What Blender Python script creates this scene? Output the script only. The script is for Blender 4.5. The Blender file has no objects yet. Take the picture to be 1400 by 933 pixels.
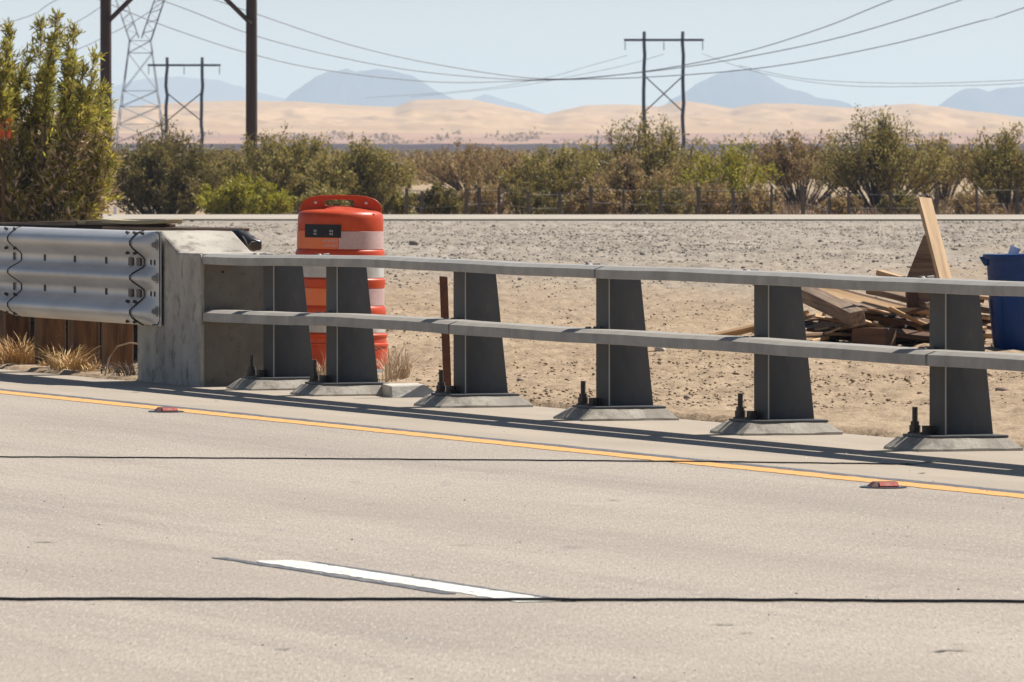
import bpy, bmesh, math, random
import numpy as np
from mathutils import Vector, Matrix, Euler

rnd = random.Random(7)
S = bpy.context.scene
COL = S.collection
R_ = math.radians

# ------------------------------------------------------------------ camera, world, sun
FPX = 12000.0          # focal length in pixels of a 1400 px wide frame
CAMH = 1.3
cam_d = bpy.data.cameras.new('camera')
cam = bpy.data.objects.new('camera', cam_d)
COL.objects.link(cam)
cam_d.sensor_width = 36.0
cam_d.lens = 36.0 * FPX / 1400.0
cam_d.clip_start = 1.0
cam_d.clip_end = 90000.0
cam.location = (0, 0, CAMH)
cam.rotation_euler = (R_(90) - math.atan(266.5 / FPX), 0, 0)
cam_d.dof.use_dof = True
cam_d.dof.focus_distance = 43.0
cam_d.dof.aperture_fstop = 30.0
S.camera = cam

SUN_DIR = Vector((0.708, 0.468, 1.0)).normalized()      # towards the sun
sun_el = math.asin(SUN_DIR.z)
sun_az = math.atan2(SUN_DIR.x, SUN_DIR.y)
w = bpy.data.worlds.new('World')
S.world = w
w.use_nodes = True
wn = w.node_tree
wn.nodes.clear()
sky = wn.nodes.new('ShaderNodeTexSky')
sky.sky_type = 'NISHITA'
sky.sun_disc = False
sky.sun_elevation = sun_el
sky.sun_rotation = sun_az
sky.air_density = 0.8
sky.dust_density = 0.3
sky.ozone_density = 1.5
bg = wn.nodes.new('ShaderNodeBackground')
bg.inputs['Strength'].default_value = 0.05
wo = wn.nodes.new('ShaderNodeOutputWorld')
wn.links.new(sky.outputs[0], bg.inputs[0])
wn.links.new(bg.outputs[0], wo.inputs[0])
sl = bpy.data.lights.new('sun', 'SUN')
sl.energy = 5.0
sl.angle = R_(0.53)
sl.color = (1.0, 0.955, 0.89)
so = bpy.data.objects.new('sun', sl)
COL.objects.link(so)
so.rotation_euler = SUN_DIR.to_track_quat('Z', 'Y').to_euler()

S.view_settings.view_transform = 'Standard'
S.view_settings.look = 'None'
S.view_settings.exposure = 0.53
S.view_settings.gamma = 1.0
S.render.engine = 'CYCLES'
S.cycles.use_denoising = True
S.cycles.max_bounces = 6
S.cycles.volume_bounces = 1
S.cycles.transparent_max_bounces = 8

# ------------------------------------------------------------------ frames of reference
# the road runs along d, q points away from the camera side towards the desert
dv = Vector((1.0, -3.0, 0)).normalized()
qv = Vector((3.0, 1.0, 0)).normalized()
TH = math.atan2(dv.y, dv.x)


def RF(a, b, z=0.0):
    return Vector((dv.x * a + qv.x * b, dv.y * a + qv.y * b, z))


def on_b(x, b):
    """a, distance of the point of the line b=const seen in column x"""
    k = (x - 700) / FPX
    D = b / (qv.x * k + qv.y)
    return dv.x * k * D + dv.y * D, D


def W(x, D, z=0.0):
    return Vector(((x - 700) / FPX * D, D, z))


def P(x, y, D):
    return Vector(((x - 700) / FPX * D, D, CAMH - (y - 200) / FPX * D))


# ------------------------------------------------------------------ numpy noise
_g = np.random.RandomState(11)
_perm = _g.permutation(4096)
_val = _g.rand(4096)


def vnoise(x, y, seed=0):
    xi = np.floor(x).astype(np.int64); yi = np.floor(y).astype(np.int64)
    xf = x - xi; yf = y - yi
    u = xf * xf * (3 - 2 * xf); v = yf * yf * (3 - 2 * yf)

    def h(i, j):
        return _val[_perm[(_perm[(i + seed * 17) & 4095] + j) & 4095]]
    return (h(xi, yi) * (1 - u) + h(xi + 1, yi) * u) * (1 - v) + (h(xi, yi + 1) * (1 - u) + h(xi + 1, yi + 1) * u) * v


def fbm(x, y, octv=4, seed=0, gain=0.5):
    s = np.zeros_like(x, dtype=float); a = 1.0; t = 0
    for o in range(octv):
        s += a * (vnoise(x, y, seed + o * 7) - 0.5); t += a
        a *= gain; x = x * 2.03 + 5.1; y = y * 2.03 + 9.7
    return s / t * 2


# ------------------------------------------------------------------ materials
def mat(name, col=(0.5, 0.5, 0.5), col2=None, scale=5.0, rough=0.7, metal=0.0, bump=0.0, bscale=None,
        detail=5.0, stretch=(1, 1, 1), lo=0.35, hi=0.65, col3=None, scale3=60.0, lo3=0.55, hi3=0.7, coord='Object',
        island=0.0, spec=0.5, rough2=None, bdist=0.01):
    m = bpy.data.materials.new(name)
    m.use_nodes = True
    nt = m.node_tree; N = nt.nodes; L = nt.links
    b = N['Principled BSDF']
    b.inputs['Roughness'].default_value = rough
    b.inputs['Metallic'].default_value = metal
    b.inputs['Specular IOR Level'].default_value = spec
    tc = N.new('ShaderNodeTexCoord')
    mp = N.new('ShaderNodeMapping'); mp.inputs['Scale'].default_value = stretch
    L.new(tc.outputs[coord], mp.inputs[0])

    def noise(sc, det=detail):
        n = N.new('ShaderNodeTexNoise'); n.inputs['Scale'].default_value = sc
        n.inputs['Detail'].default_value = det; n.inputs['Roughness'].default_value = 0.6
        L.new(mp.outputs[0], n.inputs['Vector'])
        return n

    def ramp(src, a, z):
        r = N.new('ShaderNodeMapRange'); r.inputs[1].default_value = a; r.inputs[2].default_value = z
        L.new(src, r.inputs[0]); return r.outputs[0]
    cur = None
    if col2 is None:
        b.inputs['Base Color'].default_value = (*col, 1)
        rgb = N.new('ShaderNodeRGB'); rgb.outputs[0].default_value = (*col, 1); cur = rgb.outputs[0]
    else:
        n = noise(scale)
        mx = N.new('ShaderNodeMix'); mx.data_type = 'RGBA'
        L.new(ramp(n.outputs[0], lo, hi), mx.inputs[0])
        mx.inputs[6].default_value = (*col, 1); mx.inputs[7].default_value = (*col2, 1)
        cur = mx.outputs[2]
        if rough2 is not None:
            rr = N.new('ShaderNodeMapRange'); rr.inputs[1].default_value = lo; rr.inputs[2].default_value = hi
            rr.inputs[3].default_value = rough; rr.inputs[4].default_value = rough2
            L.new(n.outputs[0], rr.inputs[0]); L.new(rr.outputs[0], b.inputs['Roughness'])
    if col3 is not None:
        n = noise(scale3, 3)
        mx = N.new('ShaderNodeMix'); mx.data_type = 'RGBA'
        L.new(ramp(n.outputs[0], lo3, hi3), mx.inputs[0])
        L.new(cur, mx.inputs[6]); mx.inputs[7].default_value = (*col3, 1)
        cur = mx.outputs[2]
    if island:
        g = N.new('ShaderNodeNewGeometry')
        hs = N.new('ShaderNodeHueSaturation')
        mr = N.new('ShaderNodeMapRange'); mr.inputs[3].default_value = 1 - island; mr.inputs[4].default_value = 1 + island
        L.new(g.outputs['Random Per Island'], mr.inputs[0]); L.new(mr.outputs[0], hs.inputs['Value'])
        mr2 = N.new('ShaderNodeMapRange'); mr2.inputs[3].default_value = 0.5 - island * 0.07; mr2.inputs[4].default_value = 0.5 + island * 0.05
        wn2 = N.new('ShaderNodeTexWhiteNoise'); wn2.noise_dimensions = '1D'
        L.new(g.outputs['Random Per Island'], wn2.inputs['W']); L.new(wn2.outputs[0], mr2.inputs[0]); L.new(mr2.outputs[0], hs.inputs['Hue'])
        L.new(cur, hs.inputs['Color']); cur = hs.outputs[0]
    L.new(cur, b.inputs['Base Color'])
    if bump:
        n = noise(bscale or scale * 4, 6)
        bp = N.new('ShaderNodeBump'); bp.inputs['Strength'].default_value = bump; bp.inputs['Distance'].default_value = bdist
        L.new(n.outputs[0], bp.inputs['Height']); L.new(bp.outputs[0], b.inputs['Normal'])
    return m


def leafmat(name, c1, c2, island=0.4, trans=0.4):
    m = mat(name, c1, c2, scale=1.8, rough=0.55, island=island, spec=0.35)
    nt = m.node_tree; b = nt.nodes['Principled BSDF']
    t = nt.nodes.new('ShaderNodeBsdfTranslucent')
    mx = nt.nodes.new('ShaderNodeMixShader'); mx.inputs[0].default_value = trans
    src = b.inputs['Base Color'].links[0].from_socket
    nt.links.new(src, t.inputs[0])
    nt.links.new(b.outputs[0], mx.inputs[1]); nt.links.new(t.outputs[0], mx.inputs[2])
    nt.links.new(mx.outputs[0], nt.nodes['Material Output'].inputs[0])
    return m


M = {}


def road_material():
    m = bpy.data.materials.new('worn_concrete_road'); m.use_nodes = True
    nt = m.node_tree; N = nt.nodes; L = nt.links; b = N['Principled BSDF']
    tc = N.new('ShaderNodeTexCoord')

    def noise(sc, det, stretch=(1, 1, 1), rg=0.6, rot=None):
        mp = N.new('ShaderNodeMapping'); mp.inputs['Scale'].default_value = stretch
        if rot:
            m0 = N.new('ShaderNodeMapping'); m0.inputs['Rotation'].default_value = rot
            L.new(tc.outputs['Object'], m0.inputs[0]); L.new(m0.outputs[0], mp.inputs[0])
        else:
            L.new(tc.outputs['Object'], mp.inputs[0])
        n = N.new('ShaderNodeTexNoise'); n.inputs['Scale'].default_value = sc; n.inputs['Detail'].default_value = det
        n.inputs['Roughness'].default_value = rg
        L.new(mp.outputs[0], n.inputs['Vector']); return n.outputs[0]

    def rng(s, a, z, o0=0.0, o1=1.0):
        r = N.new('ShaderNodeMapRange'); r.inputs[1].default_value = a; r.inputs[2].default_value = z
        r.inputs[3].default_value = o0; r.inputs[4].default_value = o1; L.new(s, r.inputs[0]); return r.outputs[0]

    def mix(f, c1, c2, mode='MIX'):
        x = N.new('ShaderNodeMix'); x.data_type = 'RGBA'; x.blend_type = mode
        if hasattr(f, 'links'): L.new(f, x.inputs[0])
        else: x.inputs[0].default_value = f
        for i, c in ((6, c1), (7, c2)):
            if hasattr(c, 'links'): L.new(c, x.inputs[i])
            else: x.inputs[i].default_value = (*c, 1)
        return x.outputs[2]
    c = mix(rng(noise(0.55, 6, (0.35, 1.4, 1)), 0.38, 0.62), ROADC1, ROADC2)
    c = mix(rng(noise(1.0, 5, (0.12, 1.6, 1), 0.7), 0.48, 0.70, 0, 0.85), c, ROADC3)
    c = mix(rng(noise(.8, 4, (0.5, 1.0, 1), 0.6, None), 0.56, 0.74, 0, 0.8), c, (0.44, 0.375, 0.30))       # long worn streaks along the lane
    rot = (0, 0, TH)
    c = mix(rng(noise(150, 2, (1, .05, 1), .8, rot), 0.48, 0.66, 0, 0.60), c, (0.20, 0.17, 0.145))     # aggregate showing, drawn out along the view depth
    c = mix(rng(noise(120, 2, (1, .05, 1), .8, rot), 0.54, 0.70, 0, 0.60), c, (0.58, 0.52, 0.44))
    c = mix(rng(noise(9, 3, (1, .10, 1), .6, rot), 0.60, 0.78, 0, 0.35), c, (0.24, 0.205, 0.175))
    c = mix(rng(noise(2.2, 2, (1, .25, 1), .5, rot), 0.71, 0.74, 0, 0.35), c, (0.15, 0.13, 0.12))         # dark scuffs
    # wheel paths worn along the lanes
    sp = N.new('ShaderNodeSeparateXYZ'); L.new(tc.outputs['Object'], sp.inputs[0])
    ma = N.new('ShaderNodeMath'); ma.operation = 'MULTIPLY_ADD'; ma.inputs[1].default_value = 2 * math.pi / 1.85; ma.inputs[2].default_value = .9
    L.new(sp.outputs[1], ma.inputs[0])
    mb_ = N.new('ShaderNodeMath'); mb_.operation = 'SINE'; L.new(ma.outputs[0], mb_.inputs[0])
    mc = N.new('ShaderNodeMath'); mc.operation = 'MULTIPLY'; L.new(rng(mb_.outputs[0], .0, 1, 0, .26), mc.inputs[0]); L.new(rng(noise(.6, 4, (.3, 1, 1)), .35, .6, .2, 1), mc.inputs[1])
    c = mix(mc.outputs[0], c, (0.25, 0.212, 0.178))
    L.new(c, b.inputs['Base Color'])
    L.new(rng(noise(2, 3), .3, .7, .72, .88), b.inputs['Roughness'])
    b.inputs['Specular IOR Level'].default_value = 0.3
    bp = N.new('ShaderNodeBump'); bp.inputs['Strength'].default_value = 0.9; bp.inputs['Distance'].default_value = 0.006
    L.new(noise(45, 4), bp.inputs['Height']); L.new(bp.outputs[0], b.inputs['Normal'])
    return m


ROADC1 = (0.355, 0.303, 0.246)
ROADC2 = (0.405, 0.346, 0.283)
ROADC3 = (0.285, 0.243, 0.205)
M['road'] = road_material()
M['shoulder'] = mat('shoulder_concrete', (0.41, 0.345, 0.268), (0.345, 0.293, 0.23), scale=1.4, stretch=(.4, 2, 1), rough=0.85,
                    col3=(0.33, 0.285, 0.24), scale3=45, lo3=0.55, hi3=0.75, bump=0.5, bscale=60, bdist=.004, spec=.3)
M['dirt'] = mat('tan_desert_dirt', (0.50, 0.395, 0.29), (0.40, 0.31, 0.225), scale=1.3, rough=0.95, col3=(0.27, 0.205, 0.15), scale3=16,
                lo3=0.53, hi3=0.70, bump=1.0, bscale=14, bdist=.03, spec=.1)
M['gravel'] = mat('grey_gravel', (0.44, 0.385, 0.32), (0.36, 0.315, 0.265), scale=0.9, rough=0.95, col3=(0.2, 0.17, 0.145), scale3=9,
                  lo3=0.52, hi3=0.68, bump=1.0, bscale=9, bdist=.05, spec=.1)
M['stone'] = mat('pebble', (0.32, 0.275, 0.22), (0.20, 0.168, 0.135), scale=1.0, rough=0.9, island=0.3, spec=.15)
M['clod'] = mat('dirt_clod', (0.38, 0.28, 0.185), (0.31, 0.225, 0.145), scale=1.0, rough=0.95, island=0.22, spec=.1)
M['gravel_chip'] = mat('gravel_chip', (0.36, 0.31, 0.25), (0.275, 0.235, 0.19), scale=1.0, rough=0.95, island=0.3, spec=.1)
M['stone_tan'] = mat('pebble_tan', (0.42, 0.33, 0.24), (0.27, 0.20, 0.14), scale=1.0, rough=0.9, island=0.4, spec=.15)
M['sand'] = mat('pale_sand', (0.52, 0.42, 0.31), (0.44, 0.35, 0.26), scale=0.05, rough=0.95, col3=(0.30, 0.24, 0.17), scale3=0.6, spec=.1)
M['brushland'] = mat('brushy_desert_soil', (0.075, 0.046, 0.034), (0.12, 0.078, 0.055), scale=0.05, rough=0.95, spec=.1)
M['dune'] = mat('dune_sand', (0.52, 0.36, 0.205), (0.42, 0.285, 0.16), scale=0.004, rough=0.95, spec=.05)
M['darkplain'] = mat('dark_far_plain', (0.055, 0.028, 0.018), (0.085, 0.048, 0.03), scale=0.02, rough=0.95, spec=.05)
M['flat_far'] = mat('pinkish_scrub_flat', (0.43, 0.27, 0.18), (0.33, 0.205, 0.14), scale=0.012, stretch=(1, .2, 1), rough=0.95, spec=.05)
M['mountain'] = mat('bare_rock_mountain', (0.085, 0.078, 0.075), (0.05, 0.048, 0.048), scale=0.0006, rough=0.95, spec=.05)
M['conc'] = mat('cast_concrete', (0.52, 0.475, 0.40), (0.34, 0.305, 0.255), scale=3.5, rough=0.85, lo=.35, hi=.65, col3=(0.17, 0.145, 0.12), scale3=10, lo3=.52, hi3=.75,
                bump=0.5, bscale=45, bdist=.006, spec=.3)
M['conc_dark'] = mat('dark_concrete', (0.19, 0.17, 0.14), (0.13, 0.118, 0.10), scale=4, rough=0.9, col3=(0.08, 0.07, 0.06), scale3=22, lo3=.6, hi3=.8, bump=0.5, bscale=45, bdist=.006, spec=.2)
M['conc_pale'] = mat('pale_broken_concrete', (0.58, 0.54, 0.46), (0.46, 0.42, 0.36), scale=6, rough=0.9, bump=0.5, bscale=30)
M['galv'] = mat('galvanized_rail_steel', (0.38, 0.352, 0.308), (0.29, 0.27, 0.238), scale=7, rough=0.55, metal=0.1, rough2=0.62,
                col3=(0.38, 0.365, 0.335), scale3=40, lo3=.6, hi3=.75, bump=.08, bscale=60, bdist=.002)
M['galv_shade'] = mat('shade_darkened_flange_steel', (0.034, 0.034, 0.034), (0.05, 0.048, 0.045), scale=6, rough=0.6, metal=0.1, bump=.08, bscale=60, bdist=.002)  # darker than the web to offset road bounce, flange shade in the colour
M['galv_edge'] = mat('bare_steel_edge', (0.34, 0.33, 0.31), rough=.5, metal=.2)
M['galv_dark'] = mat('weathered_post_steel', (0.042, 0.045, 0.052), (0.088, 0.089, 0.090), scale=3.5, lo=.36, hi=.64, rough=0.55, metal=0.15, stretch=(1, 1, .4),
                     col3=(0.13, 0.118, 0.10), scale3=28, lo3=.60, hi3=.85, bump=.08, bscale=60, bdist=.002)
M['thrie'] = mat('galvanized_beam', (0.60, 0.59, 0.57), (0.46, 0.458, 0.45), scale=4, rough=0.42, metal=0.3, rough2=0.52, stretch=(.3, 1, 1),
                 col3=(0.60, 0.59, 0.57), scale3=30, lo3=.6, hi3=.8, bump=.08, bscale=25, bdist=.003)
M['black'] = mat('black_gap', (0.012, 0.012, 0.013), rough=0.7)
M['bolt'] = mat('dark_bolt_steel', (0.07, 0.065, 0.06), (0.13, 0.10, 0.08), scale=40, rough=0.6, metal=.5)
M['rust'] = mat('rusty_steel', (0.16, 0.055, 0.025), (0.09, 0.035, 0.02), scale=20, rough=0.85, bump=.4, bscale=80)
M['post_wood'] = mat('brown_treated_timber', (0.20, 0.10, 0.038), (0.06, 0.03, 0.015), scale=6, stretch=(4, 4, .5), rough=0.85, bump=.4, bscale=30)
M['wood_tan'] = mat('fresh_tan_lumber', (0.62, 0.41, 0.22), (0.40, 0.24, 0.11), scale=5, stretch=(.35, 5, 5), rough=0.75, bump=.3, bscale=22, bdist=.004, col3=(.33, .19, .09), scale3=14, lo3=.62, hi3=.75)
M['wood_grey'] = mat('weathered_lumber', (0.32, 0.22, 0.14), (0.13, 0.082, 0.05), scale=6, stretch=(.35, 6, 6), rough=0.85, bump=.4, bscale=22, bdist=.004)
M['wood_dark'] = mat('dark_and_shaded_lumber', (0.035, 0.02, 0.012), (0.02, 0.012, 0.008), scale=6, stretch=(.4, 6, 6), rough=0.9, bump=.4, bscale=22)  # shade between stacked boards put into the colour
M['wood_moss'] = mat('mossy_pale_lumber', (0.50, 0.43, 0.26), (0.34, 0.28, 0.16), scale=6, stretch=(.35, 6, 6), rough=0.9, bump=.4, bscale=22)
M['wood_brown'] = mat('dark_brown_lumber', (0.17, 0.088, 0.045), (0.10, 0.05, 0.028), scale=6, stretch=(.4, 6, 6), rough=0.85, bump=.4, bscale=22)
M['pole'] = mat('creosoted_pole', (0.065, 0.035, 0.024), (0.045, 0.025, 0.018), scale=2, stretch=(4, 4, .3), rough=0.9)
M['lattice'] = mat('grey_tower_steel', (0.40, 0.41, 0.42), rough=0.6, metal=.3)
M['wire'] = mat('power_conductor', (0.24, 0.24, 0.25), rough=0.6)
M['orange'] = mat('orange_drum_plastic', (0.60, 0.068, 0.009), (0.47, 0.045, 0.008), scale=3, spec=.35, rough=0.42, col3=(0.62, 0.13, 0.05), scale3=11, lo3=.55, hi3=.8, bump=.08, bscale=12)
M['white_sheet'] = mat('white_reflective_sheeting', (0.56, 0.55, 0.52), (0.42, 0.40, 0.37), scale=9, rough=0.45, bump=.1, bscale=90, bdist=.001)
M['mauve_sheet'] = mat('mauve_sheen_and_faded_print', (0.56, 0.38, 0.36), (0.50, 0.33, 0.31), scale=9, rough=0.4, col3=(.62, .45, .42), scale3=60, bump=.1, bscale=90, bdist=.001)  # mauve paints the sheeting's oblique sheen; also used for the faded print
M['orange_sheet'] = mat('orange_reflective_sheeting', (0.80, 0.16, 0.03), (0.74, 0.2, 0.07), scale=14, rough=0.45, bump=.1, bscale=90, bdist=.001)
M['rubber'] = mat('black_rubber', (0.016, 0.016, 0.018), (0.03, 0.03, 0.031), scale=12, rough=0.28, bump=.1, bscale=40)
M['rubber_grey'] = mat('dusty_rubber', (0.17, 0.16, 0.15), (0.10, 0.095, 0.09), scale=9, rough=0.8)
M['markw'] = mat('grey_print', (0.32, 0.32, 0.32), rough=0.6)
M['boltw'] = mat('shiny_bolt', (0.75, 0.72, 0.7), rough=.3, metal=.6)
M['blue'] = mat('blue_bin_plastic', (0.004, 0.045, 0.20), (0.004, 0.035, 0.155), scale=4, rough=0.45, bump=.06, bscale=10, col3=(0.012, .06, .22), scale3=15, spec=.3)
M['white'] = mat('white_plastic', (0.75, 0.77, 0.8), rough=.4)
M['yellow'] = mat('yellow_road_paint', (0.72, 0.355, 0.085), (0.64, 0.34, 0.11), scale=6, rough=0.7, col3=(0.55, 0.42, 0.28), scale3=30, lo3=.60, hi3=.75, bump=.3, bscale=60, bdist=.003)
M['whitepaint'] = mat('white_road_paint', (0.80, 0.78, 0.68), (0.72, 0.70, 0.62), scale=6, rough=0.65, col3=(0.40, 0.36, 0.31), scale3=11, lo3=.55, hi3=.62, stretch=(.5, 4, 1), bump=.3, bscale=60, bdist=.003)
M['tar'] = mat('dark_sealant', (0.085, 0.085, 0.095), (0.26, 0.235, 0.215), scale=20, rough=0.7, lo=.5, hi=.75)
M['scuff'] = mat('rubber_scuff', (0.11, 0.10, 0.09), (0.2, 0.18, 0.155), scale=30, rough=.8)
M['reflect_red'] = mat('red_reflector', (0.60, 0.10, 0.06), (0.66, 0.30, 0.24), scale=60, rough=.25)
M['marker_body'] = mat('marker_body', (0.16, 0.035, 0.02), (0.08, 0.03, 0.02), scale=30, rough=.5)
M['glint'] = mat('quartz_chip', (0.85, 0.83, 0.8), rough=.15)
M['stem'] = mat('grey_brown_twigs', (0.13, 0.095, 0.065), (0.08, 0.058, 0.04), scale=3, rough=.9)
M['deadstem'] = mat('bleached_dead_twigs', (0.30, 0.255, 0.20), (0.22, 0.18, 0.14), scale=3, rough=.9)
M['leaf_olive'] = leafmat('olive_creosote_leaf', (0.36, 0.295, 0.08), (0.25, 0.21, 0.06))
M['leaf_brown'] = leafmat('brownish_creosote_leaf', (0.38, 0.27, 0.11), (0.27, 0.19, 0.085))
M['leaf_green'] = leafmat('bright_green_leaf', (0.40, 0.36, 0.035), (0.28, 0.26, 0.035))
M['leaf_dark'] = leafmat('dark_olive_leaf', (0.24, 0.195, 0.055), (0.165, 0.135, 0.042))
M['leaf_oleander'] = leafmat('long_green_leaf', (0.46, 0.40, 0.07), (0.29, 0.27, 0.055), island=.5, trans=.5)
M['straw'] = mat('dry_straw', (0.62, 0.43, 0.19), (0.45, 0.29, 0.12), scale=5, rough=.8, island=.35)
M['straw_pale'] = mat('pale_dry_weeds', (0.52, 0.40, 0.26), (0.36, 0.26, 0.16), scale=5, rough=.8, island=.3)
M['stubble'] = mat('brown_stubble', (0.30, 0.20, 0.12), (0.16, 0.11, 0.07), scale=2, rough=.9, island=.4)
M['sign_orange'] = mat('orange_sign_face', (0.85, 0.13, 0.02), rough=.4)
M['farpost'] = mat('weathered_fence_post', (0.13, 0.10, 0.08), (0.085, 0.07, 0.06), scale=3, rough=.9)
M['insul'] = mat('grey_insulator', (0.25, 0.26, 0.28), rough=.4)


# ------------------------------------------------------------------ mesh helpers
class MB:
    def __init__(s):
        s.v = []; s.f = []

    def add(s, vs, fs):
        n = len(s.v); s.v += [tuple(v) for v in vs]; s.f += [tuple(i + n for i in f) for f in fs]; return s

    def hexa(s, p):
        """8 corners: bottom 0-3 ccw, top 4-7"""
        return s.add(p, [(3, 2, 1, 0), (4, 5, 6, 7), (0, 1, 5, 4), (1, 2, 6, 5), (2, 3, 7, 6), (3, 0, 4, 7)])

    def box(s, x0, x1, y0, y1, z0, z1):
        return s.hexa([(x0, y0, z0), (x1, y0, z0), (x1, y1, z0), (x0, y1, z0), (x0, y0, z1), (x1, y0, z1), (x1, y1, z1), (x0, y1, z1)])

    def cyl(s, p0, p1, r0, r1=None, n=10, cap=True):
        r1 = r0 if r1 is None else r1
        p0 = Vector(p0); p1 = Vector(p1); ax = (p1 - p0)
        if ax.length < 1e-9: return s
        ax.normalize()
        t = Vector((0, 0, 1)) if abs(ax.z) < .9 else Vector((1, 0, 0))
        u = ax.cross(t).normalized(); v = ax.cross(u)
        vs = []
        for p, r in ((p0, r0), (p1, r1)):
            for i in range(n):
                an = 2 * math.pi * i / n
                vs.append(p + u * (math.cos(an) * r) + v * (math.sin(an) * r))
        fs = [(i, (i + 1) % n, n + (i + 1) % n, n + i) for i in range(n)]
        if cap: fs += [tuple(range(n - 1, -1, -1)), tuple(range(n, 2 * n))]
        return s.add(vs, fs)

    def tube(s, pts, r, n=6):
        pts = [Vector(p) for p in pts]
        vs = []; fs = []
        m = len(pts)
        for k, p in enumerate(pts):
            t = (pts[min(k + 1, m - 1)] - pts[max(k - 1, 0)]).normalized()
            up = Vector((0, 0, 1)) if abs(t.z) < .9 else Vector((1, 0, 0))
            u = t.cross(up).normalized(); v = u.cross(t)
            rr = r[k] if isinstance(r, (list, tuple)) else r
            for i in range(n):
                an = 2 * math.pi * i / n
                vs.append(p + u * (math.cos(an) * rr) + v * (math.sin(an) * rr))
        for k in range(m - 1):
            for i in range(n):
                fs.append((k * n + i, k * n + (i + 1) % n, (k + 1) * n + (i + 1) % n, (k + 1) * n + i))
        fs.append(tuple(range(n - 1, -1, -1))); fs.append(tuple((m - 1) * n + i for i in range(n)))
        return s.add(vs, fs)

    def lathe(s, prof, n=48, a0=0.0, a1=2 * math.pi, c=(0, 0)):
        full = abs(a1 - a0 - 2 * math.pi) < 1e-6
        m = n if full else n + 1
        vs = []; fs = []
        for r, z in prof:
            for i in range(m):
                an = a0 + (a1 - a0) * i / n
                vs.append((c[0] + math.cos(an) * r, c[1] + math.sin(an) * r, z))
        for k in range(len(prof) - 1):
            for i in range(n):
                j = (i + 1) % m
                fs.append((k * m + i, k * m + j, (k + 1) * m + j, (k + 1) * m + i))
        return s.add(vs, fs)

    def build(s, name, m, parent=None, smooth=False, bevel=0.0, bseg=2, auto=None):
        me = bpy.data.meshes.new(name)
        me.from_pydata(s.v, [], s.f)
        me.validate()
        if smooth:
            me.shade_smooth()
        o = bpy.data.objects.new(name, me)
        me.materials.append(M[m] if isinstance(m, str) else m)
        COL.objects.link(o)
        if parent: o.parent = parent
        bm = bmesh.new(); bm.from_mesh(me)
        bmesh.ops.recalc_face_normals(bm, faces=bm.faces)
        if auto is not None:
            for f in bm.faces: f.smooth = True
            for e in bm.edges:
                if len(e.link_faces) == 2 and e.calc_face_angle(0) > R_(auto): e.smooth = False
        bm.to_mesh(me); bm.free()
        if bevel:
            md = o.modifiers.new('bevel', 'BEVEL'); md.width = bevel; md.segments = bseg; md.limit_method = 'ANGLE'
            md.angle_limit = R_(35)
        return o


def empty(name, loc, rz=0.0):
    o = bpy.data.objects.new(name, None); COL.objects.link(o)
    o.location = loc; o.rotation_euler = (0, 0, rz); o.empty_display_size = .1
    return o


def tag(o, label=None, cat=None, group=None, kind=None):
    if label: o['label'] = label
    if cat: o['category'] = cat
    if group: o['group'] = group
    if kind: o['kind'] = kind
    return o


def np_mesh(name, verts, faces, m, smooth=False, parent=None):
    """verts (n,3) array, faces (m,k) array all of one size"""
    me = bpy.data.meshes.new(name)
    nv = len(verts); nf = len(faces); k = faces.shape[1]
    me.vertices.add(nv); me.vertices.foreach_set('co', np.asarray(verts, dtype=np.float32).ravel())
    me.loops.add(nf * k); me.loops.foreach_set('vertex_index', np.asarray(faces, dtype=np.int32).ravel())
    me.polygons.add(nf); me.polygons.foreach_set('loop_start', np.arange(0, nf * k, k, dtype=np.int32))
    me.polygons.foreach_set('loop_total', np.full(nf, k, dtype=np.int32))
    if smooth: me.polygons.foreach_set('use_smooth', np.ones(nf, dtype=bool))
    me.update(calc_edges=True)
    me.materials.append(M[m] if isinstance(m, str) else m)
    o = bpy.data.objects.new(name, me); COL.objects.link(o)
    if parent: o.parent = parent
    return o


def grid_faces(nr, nc):
    i = np.arange(nr - 1)[:, None] * nc + np.arange(nc - 1)[None, :]
    return np.stack([i, i + 1, i + nc + 1, i + nc], -1).reshape(-1, 4)


# ------------------------------------------------------------------ setting: ground, road, far terrain
def ground_z(X, Y):
    a = X * dv.x + Y * dv.y
    b = X * qv.x + Y * qv.y
    edge = 13.98 + 0.10 * fbm(a * .9, a * 0 + 3.3, 4, 5) + .04 * fbm(a * 6, b * 6, 2, 9)
    edge = np.where(a < -46.75, 13.30 + 0.06 * fbm(a * 3, a * 0 + 1.3, 3, 5), edge)
    t = np.clip((b - edge) / 0.10, 0, 1)
    und = 0.035 * fbm(X * .35, Y * .12, 3, 21) + 0.035 * fbm(X * 1.6, Y * .9, 4, 31)
    fine = 0.030 * fbm(X * 11, Y * 5.5, 3, 41) + .012 * fbm(X * 26, Y * 9, 2, 43)
    gr = np.clip((Y - 78) / 14, 0, 1)
    lump = gr * (0.05 * fbm(X * 1.1, Y * .5, 4, 51, .6) + .04 * fbm(X * 5, Y * 3.2, 3, 61))
    fade = np.clip((b - 14.1) / 2.0, 0, 1)
    top = 0.012 + t * .008 + (und * fade + fine * (.4 + .6 * fade) + lump)
    z = -0.05 * (1 - t) + top * t
    flat = np.clip((Y - 144) / 5, 0, 1)
    z = z * (1 - flat) + flat * 0.005
    drop = np.clip((Y - 163.5) / 4, 0, 1)
    drop = drop * drop * (3 - 2 * drop)
    rise = np.clip((Y - 172) / 55, 0, 1)
    z = z - drop * .35 + rise * (.62 + .3 * fbm(X * .10, Y * .05, 3, 71))
    return z


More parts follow.
